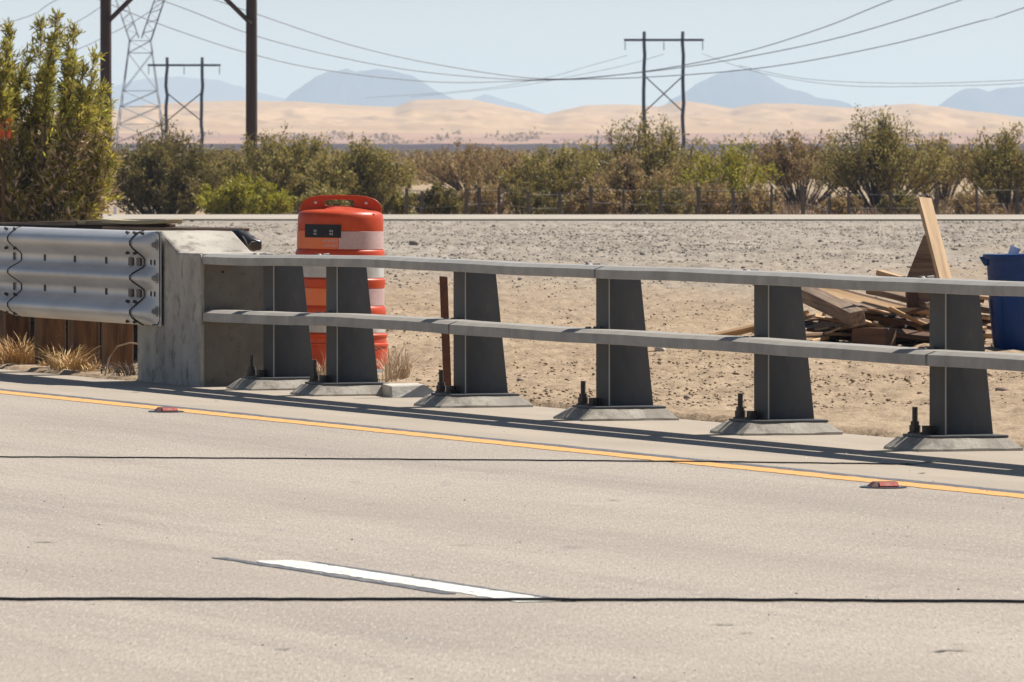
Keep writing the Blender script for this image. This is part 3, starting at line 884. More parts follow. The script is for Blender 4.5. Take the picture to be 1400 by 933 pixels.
    for rep in range(2):
      for (px, ty) in shoots:
        if rep == 1: ty = max(ty, 105) + 60 * r2.random()
        px += r2.gauss(0, 6) * (rep + .3); ty += abs(r2.gauss(0, 12)) * (rep + .15)
        tx = (px - 45) / k; tz = CAMH + (200 - ty) / k - z0
        yo = r2.uniform(-.7, .7)
        p0 = Vector((tx * .42 + r2.gauss(0, .12), yo * .5, 0)); p3 = Vector((tx, yo, tz))
        p1 = p0.lerp(p3, .4) + Vector((r2.gauss(-.03, .06), r2.gauss(0, .06), 0)); p2 = p0.lerp(p3, .75) + Vector((r2.gauss(-.02, .05), r2.gauss(0, .05), 0))
        path = [p0, p0.lerp(p1, .5), p1, p1.lerp(p2, .5), p2, p3]
        mb.tube(path, [.016, .014, .012, .009, .006, .003], n=4)
        nl = int(22 * tz) + 12
        for i in range(nl):
            t = 1 - r2.random() ** .8 * min(.85, 1.0 / tz)
            seg = min(int(t * 5), 4); q = path[seg].lerp(path[seg + 1], t * 5 - seg)
            ax = (path[seg + 1] - path[seg]).normalized()
            # small side twig with a spray of leaves
            dr = (ax * 1.0 + Vector((r2.gauss(0, .6), r2.gauss(0, .6), r2.gauss(.1, .2)))).normalized()
            ln = r2.uniform(.03, .19) * (1.5 - t * .95)
            e = q + dr * ln
            mb.tube([q, e], [.004, .002], n=3)
            for s in (.35, .7, 1): pts.append(tuple(q.lerp(e, s))); dirs.append(tuple(dr))
    mb.build('stems', 'stem', root)
    V = leaf_cloud(pts, .078, rg, asp=.20, n_per=5, spread=.015, dirs=dirs)
    np_mesh('foliage', V, np.arange(len(V)).reshape(-1, 4), 'leaf_oleander', parent=root)
    # brown dead leaves low inside
    sel = [(p, d) for p, d in zip(pts, dirs) if p[2] < 1.5 and r2.random() < .5]
    V = leaf_cloud([p for p, d in sel], .07, rg, asp=.25, n_per=4, spread=.05, dirs=[d for p, d in sel])
    np_mesh('dry_leaves', V, np.arange(len(V)).reshape(-1, 4), 'straw_pale', parent=root)
    # orange work sign partly hidden in it
    e = empty('work_sign', W(4, 91.5, gz(W(4, 91.5).x, 91.5)))
    tag(e, 'orange sign patch showing through the tall green shrub', 'sign')
    zc = CAMH + (200 - 178) / (FPX / 91.5) - e.location.z
    mb = MB(); mb.box(-.11, .085, -.01, .01, zc - .09, zc + .12); mb.build('sign_panel', 'sign_orange', e)
    mb = MB(); mb.box(-.02, .02, .01, .03, 0, zc + .1); mb.build('sign_post', 'post_wood', e)


# ------------------------------------------------------------------ power line structures
def hframe(loc, rz, label, sp=3.75, H=12.6, jit=0.0, pole_r=(.17, .12), braces=True):
    root = empty('power_pole', loc, rz)
    tag(root, label, 'power pole', 'wooden h-frame power poles')
    r2 = random.Random(int(loc[1]))
    for s in (-1, 1):
        mb = MB()
        pts = []; rs = []
        for i in range(13):
            t = i / 12
            pts.append((s * sp / 2 + r2.uniform(-jit, jit), 0, -1.0 + (H + 1.0) * t)); rs.append(pole_r[0] + (pole_r[1] - pole_r[0]) * t)
        mb.tube(pts, rs, n=10); mb.build('pole', 'pole', root, smooth=True)
        mb = MB(); mb.cyl((-s * sp / 2, -.16, H * .40), (s * sp / 2, -.16, H * .67), .07, n=6); mb.build('brace', 'pole', root)
    mb = MB(); mb.box(-sp * 1.03, sp * 1.03, -.22, -.05, H - .95, H - .72); mb.build('crossarm', 'pole', root)
    for x in (-sp, 0, sp):
        mb = MB()
        mb.cyl((x, -.14, H - .95), (x, -.14, H - 1.85), .03, n=6)
        for i in range(6): mb.cyl((x, -.14, H - 1.1 - i * .12), (x, -.14, H - 1.14 - i * .12), .11, .05, n=8)
        mb.build('insulator', 'insul', root)
    return root


def wire(pts, r, label, name='power_line'):
    """smooth curve through world points"""
    P_ = [Vector(p) for p in pts]
    out = []
    n = len(P_)
    for i in range(n - 1):
        p0 = P_[max(i - 1, 0)]; p1 = P_[i]; p2 = P_[i + 1]; p3 = P_[min(i + 2, n - 1)]
        for k in range(10):
            t = k / 10
            out.append(.5 * ((2 * p1) + (p2 - p0) * t + (2 * p0 - 5 * p1 + 4 * p2 - p3) * t * t + (3 * p1 - p0 - 3 * p2 + p3) * t ** 3))
    out.append(P_[-1])
    mb = MB(); mb.tube(out, r, n=5)
    o = mb.build(name, 'wire', smooth=True)
    tag(o, label, 'power line', 'power lines across the sky')
    return o


def build_power():
    # near one: its two poles stand at columns 145 and 344
    D = 226.0
    hframe(W(244.5, D, -1.0), 0, 'near power pole with two thick dark brown poles rising past the top of the picture', sp=3.75, H=13.6, pole_r=(.165, .13))
    D = 850.0
    hframe(W(907.5, D, -.6), R_(0), 'distant wooden H shaped power pole with crossed braces in the middle of the sky', jit=.09, H=13.0, pole_r=(.20, .17))
    D = 930.0
    hframe(W(252, D, -.6), R_(0), 'distant wooden H shaped power pole standing beside the steel lattice tower', jit=.09, H=11.3, pole_r=(.20, .17))
    # lattice tower
    D = 1000.0; k = FPX / D
    root = empty('lattice_tower', W(192, D, -.8))
    tag(root, 'grey steel lattice transmission tower between the left pole and small power pole', 'pylon')
    zb = 0.0

    def zz(y): return CAMH + (200 - y) / k + .8
    wz = zz(56); hw = 1.2; bw = 3.4
    r = .05
    mb = MB()
    lev = [0, 2.4, 4.6, 6.6, 8.4, wz - 1.4, wz]

    def half(z): return bw + (hw - bw) * (z / wz) ** .8
    for sx in (-1, 1):
        for sy in (-1, 1):
            mb.tube([(sx * half(z), sy * half(z), z) for z in lev], r, n=4)
    mb.build('leg_frame', 'lattice', root)
    mb = MB()
    for i in range(len(lev) - 1):
        z0, z1 = lev[i], lev[i + 1]; h0, h1 = half(z0), half(z1)
        for sy in (-1, 1):
            mb.cyl((-h0, sy * h0, z0), (h1, sy * h1, z1), r * .6, n=4); mb.cyl((h0, sy * h0, z0), (-h1, sy * h1, z1), r * .6, n=4)
            mb.cyl((-h1, sy * h1, z1), (h1, sy * h1, z1), r * .6, n=4)
        for sx in (-1, 1):
            mb.cyl((sx * h0, -h0, z0), (sx * h1, h1, z1), r * .6, n=4); mb.cyl((sx * h0, h0, z0), (sx * h1, -h1, z1), r * .6, n=4)
    mb.build('bracing', 'lattice', root)
    # window: two arms opening upwards then a bridge with horns
    for sx in (-1, 1):
        mb = MB()
        top = wz + 7.2
        for sy in (-1, 1):
            o0 = Vector((sx * hw, sy * hw, wz)); o1 = Vector((sx * (hw + 2.4), sy * .6, top))
            i0 = Vector((sx * .15, sy * hw * .9, wz + .3)); i1 = Vector((sx * (hw + 1.3), sy * .6, top))
            mb.cyl(o0, o1, r, n=4); mb.cyl(i0, i1, r * .8, n=4)
            m_ = 6
            for j in range(m_):
                a_ = o0.lerp(o1, j / m_); b_ = i0.lerp(i1, (j + .5) / m_); c_ = o0.lerp(o1, (j + 1) / m_)
                mb.cyl(a_, b_, r * .55, n=4); mb.cyl(b_, c_, r * .55, n=4)
        for j in range(7):
            t = j / 6; x = sx * (hw + 2.4 * t); y = hw + (.6 - hw) * t; z = wz + 7.2 * t
            mb.cyl((x, -y, z), (x, y, z), r * .5, n=4)
        mb.build('upper_arm', 'lattice', root)
    mb = MB()
    for z in (wz + 7.2, wz + 8.2):
        for sy in (-.6, .6): mb.cyl((-9, sy * (z < wz + 7.5), z if z > wz + 7.5 else z), (9, sy * (z < wz + 7.5), z), r, n=4)
    for j in range(18):
        x = -9 + j
        mb.cyl((x, -.6, wz + 7.2), (x + 1, 0, wz + 8.2), r * .5, n=4); mb.cyl((x + 1, .6, wz + 7.2), (x, 0, wz + 8.2), r * .5, n=4)
    mb.build('bridge', 'lattice', root)

    # heavy conductors sagging across the sky
    r = .028
    Dn = lambda x: 520.0
    def w2(px): return [P(x, y, D) for (x, y, D) in px]
    wire(w2([(-500, -300, 300), (100, -75, 420), (250, -16, 460), (352, 20, 480), (480, 62, 510), (600, 89, 530), (740, 108, 540), (860, 101, 530), (1000, 76, 510), (1120, 40, 490), (1220, 0, 460), (1500, -110, 420), (2000, -330, 330)]), r,
         'upper long power line sagging across the whole sky')
    wire(w2([(-500, -260, 310), (60, -52, 430), (236, 6, 470), (352, 50, 490), (480, 82, 520), (600, 101, 540), (740, 109.5, 550), (870, 100, 540), (1000, 82, 520), (1150, 51, 500), (1315, 0, 470), (1600, -100, 420), (2000, -260, 350)]), r,
         'middle long power line sagging across the whole sky')
    wire(w2([(-500, -240, 320), (60, -30, 440), (215, 32, 480), (336, 72, 500), (450, 97, 530), (600, 112.5, 550), (740, 110, 560), (900, 105, 550), (1050, 92, 530), (1200, 65, 510), (1330, 32, 480), (1420, 4, 470), (2000, -200, 360)]), r,
         'lowest long power line sagging across the whole sky')
    # thin far conductors leaving the middle pole
    for (pts, lab) in (([(857.5, 76, 850), (800, 92, 900), (740, 108, 960), (640, 124, 1100), (500, 134, 1300)], 'thin far wire from the left insulator of the middle power pole'),
                       ([(908, 74, 850), (860, 88, 900), (800, 101, 960), (700, 119, 1100), (560, 133, 1300)], 'thin far wire from the centre insulator of the middle power pole'),
                       ([(960, 74, 850), (1040, 100, 820), (1150, 117, 780), (1280, 118, 740), (1420, 112, 700), (1700, 80, 600)], 'thin far wire running right from the middle power pole'),
                       ([(1010, 90, 850), (1100, 108, 820), (1220, 114, 780), (1340, 112, 740), (1460, 103, 700), (1700, 60, 600)], 'second thin far wire at the right above the dunes')):
        wire(w2(pts), .022, lab)
    for (pts, lab) in (([(-200, 90, 700), (20, 29, 620), (78, 0, 600), (250, -90, 560)], 'power line rising out of the top left corner'),
                       ([(-200, 150, 700), (20, 78, 660), (95, 36, 640), (135, 12, 620), (250, -70, 580)], 'upper power line reaching the left thick pole'),
                       ([(-200, 130, 700), (20, 100, 680), (103, 69, 640), (135, 55, 620), (190, 26, 600), (240, -10, 580)], 'lower power line reaching the left thick pole')):
        wire(w2(pts), .024, lab)


# ------------------------------------------------------------------ roadside things
PL = []   # post positions a


def build_railing():
    root = empty('bridge_railing', RF(-39.25, 13.6, 0), TH)
    tag(root, 'grey two rail steel bridge railing with tapered posts beside the road', 'railing')
    A0 = -39.25; B0 = 13.6
    post_a = [on_b(x, 13.6)[0] for x in (360, 446, 620, 815, 1031, 1271)]
    post_a += [post_a[-1] + 2.18 * k for k in range(1, 6)]
    aL = on_b(275, 13.40)[0] + .004; aR = post_a[-1] + .5
    PL.extend(post_a)

    def drop(a):
        t = max(0, min(1, (on_b(470, 13.46)[0] - a) / 2.2)); return -.018 * t

    def rail(a0, a1, z0, z1, name='rail'):
        n = max(2, int((a1 - a0) / .35)); mb = MB(); vs = []
        c = .010
        for i in range(n + 1):
            a = a0 + (a1 - a0) * i / n; dz = drop(a) + .0025 * math.sin(a * 1.3) + .0012 * math.sin(a * 4.1 + z0 * 9)
            y0, y1 = 13.405 - B0, 13.598 - B0
            ring = [(y0, z0 + .004), (y0 + .002, z0 + .001), (y0 + c, z0), (y1 - c, z0), (y1, z0 + c), (y1, z1 - c), (y1 - c, z1), (y0 + .10, z1 + .001), (y0 + .042, z1), (y0, z1 - .015)]
            vs += [(a - A0, y, z + dz) for y, z in ring]
        k = 10
        fs = [(i * k + j, i * k + (j + 1) % k, (i + 1) * k + (j + 1) % k, (i + 1) * k + j) for i in range(n) for j in range(k)]
        fs += [tuple(range(k)), tuple(n * k + j for j in range(k - 1, -1, -1))]
        mb.add(vs, fs)
        return mb.build(name, 'galv', root)
    jt = on_b(828, 13.46)[0]; j1 = on_b(628, 13.46)[0]; j2 = on_b(1283, 13.46)[0]
    g = .014
    rail(aL, jt - g, .680, .737); rail(jt + g, aR, .680, .737)
    rail(aL + .006, j1 - g, .372, .435); rail(j1 + g, j2 - g, .372, .435); rail(j2 + g, aR, .372, .435)
    for (a, z0, z1) in ((jt, .680, .737), (j1, .372, .435), (j2, .372, .435)):
        mb = MB(); mb.box(a - A0 - .2, a - A0 + .2, 13.420 - B0, 13.59 - B0, z0 + .007, z1 - .020); mb.build('splice_sleeve', 'black', root)
    for i, a in enumerate(post_a):
        p = empty('post', (a - A0, 0, 0)); p.parent = root
        dz = drop(a)
        # front flange, a sheet facing the road
        mb = MB(); mb.box(0, .183, 0, .012, .066, .73 + dz); mb.build('flange', 'galv_shade', p)
        mb = MB(); mb.box(.183, .187, .0, .005, .066, .73 + dz); mb.build('flange_edge', 'galv_edge', p)
        # tapering web running back
        mb = MB()
        x0, x1 = .088, .098
        mb.hexa([(x0, .012, .066), (x1, .012, .066), (x1, .255, .066), (x0, .255, .066), (x0, .012, .725 + dz), (x1, .012, .725 + dz), (x1, .185, .725 + dz), (x0, .185, .725 + dz)])
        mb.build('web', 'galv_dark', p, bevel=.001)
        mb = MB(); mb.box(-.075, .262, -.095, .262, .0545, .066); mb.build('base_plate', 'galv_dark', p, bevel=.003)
        for (x, y, h) in ((-.03, -.055, .115), (.05, -.028, .02)):
            mb = MB()
            mb.cyl((x, y, .066), (x, y, .066 + h), .0125, n=10)
            mb.cyl((x, y, .0662), (x, y, .074), .032, n=14)
            mb.cyl((x, y, .074), (x, y, .103), .026, n=6)
            if h > .1: mb.cyl((x, y, .103), (x, y, .12), .020, n=6)
            mb.build('anchor_bolt', 'bolt', p)
        for z in (.406, .708):
            mb = MB(); mb.cyl((.05, .0, z + dz + .027), (.05, -.03, z + dz + .027), .012, .009, n=8)
            mb.cyl((.06, -.06, z + dz + .028), (.06, -.06, z + dz + .036), .018, .012, n=10)
            mb.build('rail_bolt', 'galv', p)


def build_plinths():
    labs = ['concrete pad under the railing post beside the concrete end block', 'concrete pad under the railing post in front of the orange drum',
            'concrete pad under the railing post beside the rusty stake', 'concrete pad under the middle railing post where the top rail is spliced',
            'concrete pad under the railing post in front of the left end of the wood pile', 'concrete pad under the railing post nearest the blue bin',
            'concrete pad under the first railing post beyond the right edge', 'concrete pad under the second railing post beyond the right edge', 'concrete pad under the third railing post beyond the right edge', 'concrete pad under the fourth railing post beyond the right edge', 'concrete pad under the last railing post beyond the right edge']
    for i, a in enumerate(PL):
        r2 = random.Random(i + 40)
        mb = MB()
        n = 6
        x0, x1, y0, y1 = -.13, .31, -.17, .315
        ix, iy = .045, .055
        lo = []; hi = []
        # rough outline, frustum with a chipped edge
        def ringpts(x0, x1, y0, y1, z, j):
            pts = []
            for k in range(n): pts.append((x0 + (x1 - x0) * k / n, y0))
            for k in range(n): pts.append((x1, y0 + (y1 - y0) * k / n))
            for k in range(n): pts.append((x1 - (x1 - x0) * k / n, y1))
            for k in range(n): pts.append((x0, y1 - (y1 - y0) * k / n))
            return [(x + r2.uniform(-j, j), y + r2.uniform(-j, j), z + r2.uniform(-j, j) * .3) for x, y in pts]
        A = ringpts(x0, x1, y0, y1, -.02, .005); B = ringpts(x0 + .004, x1 - .004, y0 + .004, y1 - .004, .010, .008)
        C = ringpts(x0 + ix, x1 - ix, y0 + .06, y1 - iy, .054, .005); 
        m4 = 4 * n
        vs = A + B + C + [((x0 + x1) / 2, (y0 + y1) / 2, .0545)]
        fs = []
        for r in range(2):
            for k in range(m4): fs.append((r * m4 + k, r * m4 + (k + 1) % m4, (r + 1) * m4 + (k + 1) % m4, (r + 1) * m4 + k))
        for k in range(m4): fs.append((2 * m4 + k, 2 * m4 + (k + 1) % m4, 3 * m4))
        mb.add(vs, fs)
        o = mb.build('concrete_plinth', 'conc'); o.location = RF(a, 13.6, 0); o.rotation_euler = (0, 0, TH)
        tag(o, labs[i], 'concrete pad', 'concrete pads under the railing posts')


NB = on_b(275, 13.40)[0]


def build_end_block():
    root = empty('end_block', RF(NB, 13.40, 0), TH)
    tag(root, 'weathered concrete end block with sloped top where guardrail meets the railing', 'concrete block')
    aN = 0.0
    aF = on_b(187, 13.40)[0] + (-NB)
    a1 = on_b(219, 13.40)[0] + (-NB); a2 = on_b(244, 13.40)[0] + (-NB)
    T = .42
    prof = [(aF, -.05), (aN, -.05), (aN, .722), (a2, .722), (a1, .832), (aF, .832)]
    mb = MB(); n = len(prof)
    vs = [(x, 0, z) for x, z in prof] + [(x, T, z) for x, z in prof]
    fs = [tuple(range(n)), tuple(range(2 * n - 1, n - 1, -1))] + [(i, (i + 1) % n, n + (i + 1) % n, n + i) for i in range(n)]
    mb.add(vs, fs)
    mb.build('block_body', 'conc', root, bevel=.014, bseg=2)
    mb = MB(); mb.box(.0, .004, .018, T - .01, .0, .705); mb.build('end_face', 'conc_dark', root)  # thin blotched skin, darker than the rest of the block
    # vertical pale edging strip of rougher mortar at the near front corner
    mb = MB()
    r2 = random.Random(4)
    mb.tube([(aN - .004 + r2.uniform(-.003, .003), -.0 + r2.uniform(-.002, .004), z) for z in np.linspace(.01, .715, 24)], [r2.uniform(.006, .012) for _ in range(24)], n=6)
    mb.build('mortar_edge', 'conc', root, smooth=True)
    # form tie hole
    mb = MB(); mb.cyl((aN + .0045, .12, .62), (aN + .006, .12, .62), .008, n=10); mb.build('tie_hole', 'black', root)


PROF = [(.0, .515), (-.030, .508), (-.068, .478), (-.083, .458), (-.083, .438), (-.068, .418), (-.012, .374), (.0, .360), (.0, .325), (-.012, .311),
        (-.068, .281), (-.083, .267), (-.083, .249), (-.068, .235), (-.012, .198), (.0, .186), (.0, .152), (-.012, .138), (-.068, .092), (-.083, .078), (-.083, .056), (-.068, .034), (-.020, .002), (.0, -.004)]
PROF = [(y, z * 1.0) for y, z in PROF]


def thrie(root, a0, a1, name, off=0.0, z0=.318, n=2, flatten=None, wb=None, mname='thrie'):
    mb = MB(); vs = []
    k = len(PROF); th = .005
    for i in range(n + 1):
        t = i / n; a = a0 + (a1 - a0) * t
        for side in (0, 1):
            for j, (y, z) in enumerate(PROF):
                yy = y
                fl = flatten(t) if flatten else 0
                yy = y * (1 - fl)
                zz = z
                if wb:   # transition to a W beam: the lower wave closes up
                    q = wb(t)
                    if z < .19: zz = z + q * (.19 - z) * .85; yy = yy * (1 - q * .5)
                vs.append((a, yy - off - (th if side == 0 else 0), z0 + zz))
    R = 2 * k
    fs = []
    for i in range(n):
        for j in range(k - 1):
            fs.append((i * R + j, (i + 1) * R + j, (i + 1) * R + j + 1, i * R + j + 1))
            fs.append((i * R + k + j, i * R + k + j + 1, (i + 1) * R + k + j + 1, (i + 1) * R + k + j))
        fs.append((i * R, i * R + k, (i + 1) * R + k, (i + 1) * R)); fs.append((i * R + k - 1, (i + 1) * R + k - 1, (i + 1) * R + 2 * k - 1, i * R + 2 * k - 1))
    for i in (0, n):
        for j in range(k - 1): fs.append((i * R + j, i * R + j + 1, i * R + k + j + 1, i * R + k + j))
    mb.add(vs, fs)
    return mb.build(name, mname, root, auto=75)


def build_guardrail():
    B = 13.385
    root = empty('guardrail', RF(-48.5, B, 0), TH)
    A0 = -48.5
    tag(root, 'galvanized corrugated steel guardrail bolted to the concrete end block', 'guardrail')
    aE = on_b(221, B)[0] - A0; aJ = on_b(181, B - .08)[0] - A0 - .0; aK = on_b(14, B - .08)[0] - A0
    # long panel between the joints, lapping over the transition piece on the left
    thrie(root, aK, aJ, 'beam_panel', off=.006)
    # shadow gap along the panel edges, drawn as black strips
    def gap_shade(a, off, dz=0):
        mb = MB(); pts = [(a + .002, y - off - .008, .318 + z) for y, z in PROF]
        mb.tube(pts, .0036, n=5); mb.build('lap_gap_shade', 'black', root)
    gap_shade(aK, .006); 
    # left neighbour: transition to a lower beam
    thrie(root, aK - 2.4, aK + .25, 'transition_panel', off=.0, n=14, wb=lambda t: max(0, min(1, (0.86 - t) / .75)))
    thrie(root, aK - 7.0, aK - 2.35, 'beam_panel', off=.006, n=2, wb=lambda t: 1)
    # end shoe: waves die out into a flat plate
    thrie(root, aJ - .25, aE, 'end_shoe', off=.0, n=16, flatten=lambda t: 0 if t < .52 else min(1, ((t - .52) / .36) ** 1.0) ** 1.2)
    gap_shade(aJ, .006)
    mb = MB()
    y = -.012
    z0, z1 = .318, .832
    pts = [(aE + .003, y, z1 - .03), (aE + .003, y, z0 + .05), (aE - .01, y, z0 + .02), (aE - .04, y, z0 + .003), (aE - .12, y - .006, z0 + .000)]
    mb.tube([(aE - .05, y - .004, z1 - .003), (aE - .015, y, z1 - .012)] + pts, .0032, n=5); mb.build('shoe_edge_shade', 'black', root)  # shadow gap round the shoe edge, drawn as a black tube
    # bolts and slots
    vz = [.318 + .343, .318 + .169]
    lo = on_b(64, B)[0] - A0, on_b(105, B)[0] - A0, on_b(148, B)[0] - A0
    for z in vz:
        for a in lo:
            mb = MB(); mb.cyl((a, -.013, z), (a, -.0125, z), .001, n=3)
            mb = MB(); mb.box(a - .022, a + .022, -.0135, -.0105, z - .019, z + .019); mb.build('bolt_slot', 'black', root, bevel=.004)
        for px in (184, 195):
            a = on_b(px, B)[0] - A0
            mb = MB(); mb.box(a - .048, a + .028, -.024, -.010, z - .022, z + .022); mb.build('square_washer', 'bolt', root, bevel=.003)
        for px in (208, 213):
            a = on_b(px, B)[0] - A0
            mb = MB(); mb.box(a - .012, a + .010, -.009, -.006, z - .014, z + .014); mb.build('bolt_slot', 'black', root, bevel=.003)
        for px in (22,):
            a = on_b(px, B)[0] - A0
            mb = MB(); mb.box(a - .02, a + .012, -.0135, -.0115, z - .022, z + .022); mb.build('bolt_slot', 'black', root, bevel=.004)
    for px in (10, 22, 176, 186, 196):
        a = on_b(px, B - .05)[0] - A0
        for (y, z, s) in ((-.045, .500, 1), (-.045, .396, -1), (-.045, .12, 1), (-.045, .018, -1)):
            if px == 196 and z != .500: continue
            mb = MB(); mb.cyl((a, y - .002, .318 + z), (a, y - .022, .318 + z + s * .008), .010, .008, n=8); mb.build('lap_bolt', 'bolt', root, smooth=False)
    # big anchor bolts in the flat end plate
    a = on_b(216, B)[0] - A0
    for z in (.318 + .44, .318 + .258, .318 + .075):
        mb = MB(); mb.cyl((a, -.006, z), (a, -.012, z), .030, n=14); mb.cyl((a, -.012, z), (a, -.028, z), .019, n=6); mb.cyl((a, -.028, z), (a, -.038, z), .010, n=8)
        mb.build('anchor_bolt', 'galv', root)
    # timber posts and blockouts behind the beam
    for i, px in enumerate((-60, 18, 66, 112, 158)):
        a = on_b(px, B + .3)[0] - A0
        mb = MB(); mb.box(a - .075, a + .075, .235, .385, -.05, .80); mb.build('timber_post', 'post_wood', root, bevel=.006)
        mb = MB(); mb.box(a - .075, a + .075, .006, .231, .34, .80); mb.build('blockout', 'post_wood', root, bevel=.006)


def plank(name, p0, p1, w, t, m, label, roll=0.0, cat='board', group=None, warp=0.0, side=None):
    """a board between two centre points; w across, t thick"""
    p0 = Vector(p0); p1 = Vector(p1); ax = p1 - p0; L = ax.length
    n = 6; mb = MB(); vs = []
    r2 = random.Random(int(p0.x * 991 + p1.z * 313) & 1023)
    wb = warp or r2.uniform(-.008, .008)
    for i in range(n + 1):
        s = i / n; x = (s - .5) * L; bow = wb * (1 - (2 * s - 1) ** 2)
        e = r2.uniform(-.012, .012) if i in (0, n) else 0
        vs += [(x + e, -w / 2, -t / 2 + bow), (x, w / 2, -t / 2 + bow), (x - e, w / 2, t / 2 + bow), (x, -w / 2, t / 2 + bow)]
    fs = [(0, 1, 2, 3), tuple(n * 4 + j for j in (3, 2, 1, 0))]
    for i in range(n):
        for j in range(4): fs.append((i * 4 + j, i * 4 + (j + 1) % 4, i * 4 + 4 + (j + 1) % 4, i * 4 + 4 + j))
    mb.add(vs, fs)
    o = mb.build(name, m, bevel=min(.003, t * .15), bseg=1)
    o.location = (p0 + p1) / 2
    q = ax.to_track_quat('X', 'Z')
    if side is not None:
        xa = ax.normalized(); sv = Vector(side); ya = (sv - xa * sv.dot(xa)).normalized(); za = xa.cross(ya)
        q = Matrix((xa, ya, za)).transposed().to_quaternion()
    o.rotation_euler = (q @ Euler((roll, 0, 0)).to_quaternion()).to_euler()
    tag(o, label, cat, group)
    return o


def build_timber_stack():
    A = W(-140, 55.2); Bp = W(236, 51.7)
    dr = (Bp - A).normalized(); pr = Vector((-dr.y, dr.x, 0))
    if pr.y < 0: pr = -pr
    L = (Bp - A).length
    r2 = random.Random(9)
    z = .02
    gl = 'timbers stacked behind the guardrail'
    k = 0
    while z < .80:
        t = .10
        for c in (0.0, .24):
            s0 = r2.uniform(-.02, .05) * 1; s1 = r2.uniform(-.06, .0)
            p0 = A + dr * s0 + pr * (c + .12); p1 = Bp + dr * s1 + pr * (c + .12)
            p0.z = p1.z = z + t / 2
            plank('timber', p0, p1, .21, t - .006, 'wood_dark', 'dark brown timber in the stack behind the guardrail', cat='timber', group=gl, warp=.001)  # near black, so the shade behind the posts is in the colour
        z += t
    # loose boards on top, seen above the guardrail
    tops = [(-60, 110, 308.5, 305.5, .06, .03, 'wood_grey', 'long dark board on the timber stack at the left edge of the picture'),
            (60, 175, 305.5, 305, .10, .026, 'wood_grey', 'grey board lying across the middle of the timber stack'),
            (150, 238, 302.2, 302.6, .11, .022, 'wood_moss', 'topmost mossy board end sticking out over the timber stack'),
            (-10, 150, 307.5, 303.5, .11, .022, 'wood_moss', 'pale weathered board near the top of the timber stack'),
            (100, 232, 306.2, 308.5, .08, .018, 'wood_brown', 'thin brown board just under the mossy board end'),
            (150, 330, 311.5, 314.5, .10, .02, 'wood_grey', 'long thin board reaching from the timber stack behind the end block')]
    for (x0, x1, y0, y1, w_, t_, m_, lab) in tops:
        def on(px, y, off):
            s = (px + 140) / 376.0; D = 55.2 + (51.7 - 55.2) * s + off
            return P(px, y, D)
        off = r2.uniform(.05, .2)
        plank('loose_board', on(x0, y0, off), on(x1, y1, off), w_, t_, m_, lab, group='loose boards on the timber stack')
    # rolled black plastic lying on the near end of the stack
    root = empty('plastic_roll', P(337, 337, 50.8))
    tag(root, 'crumpled black plastic roll showing over the right corner of the end block', 'plastic roll')
    mb = MB()
    r3 = random.Random(2)
    ux = Vector((1, -.2, 0)).normalized()
    n = 14; m = 14; vs = []; fs = []
    for i in range(n + 1):
        t = i / n
        c = ux * (-.13 + .22 * t) + Vector((0, 0, .040 - .02 * t + .01 * math.sin(t * 5)))
        rr = .052 * (math.sin(min(1, t * 1.0) * math.pi * .82 + .42)) ** .5 if 0 < t < 1 else .022
        for j in range(m):
            an = 6.283 * j / m
            q = rr * (1 + .16 * math.sin(an * 3 + t * 7) + r3.uniform(-.08, .08))
            vs.append(c + Vector((0, 1, 0)) * math.cos(an) * q * 1.1 + Vector((0, 0, 1)) * math.sin(an) * q)
    for i in range(n):
        for j in range(m): fs.append((i * m + j, i * m + (j + 1) % m, (i + 1) * m + (j + 1) % m, (i + 1) * m + j))
    fs += [tuple(range(m)), tuple(n * m + j for j in range(m - 1, -1, -1))]
    mb.add(vs, fs); mb.build('roll', 'rubber', root, smooth=True)
    mb = MB(); mb.tube([(-.02, -.055, .06), (.0, -.06, .03), (.01, -.062, .0), (.03, -.058, .025), (.06, -.05, .03)], .004, n=5); mb.build('tie_wire', 'galv', root)


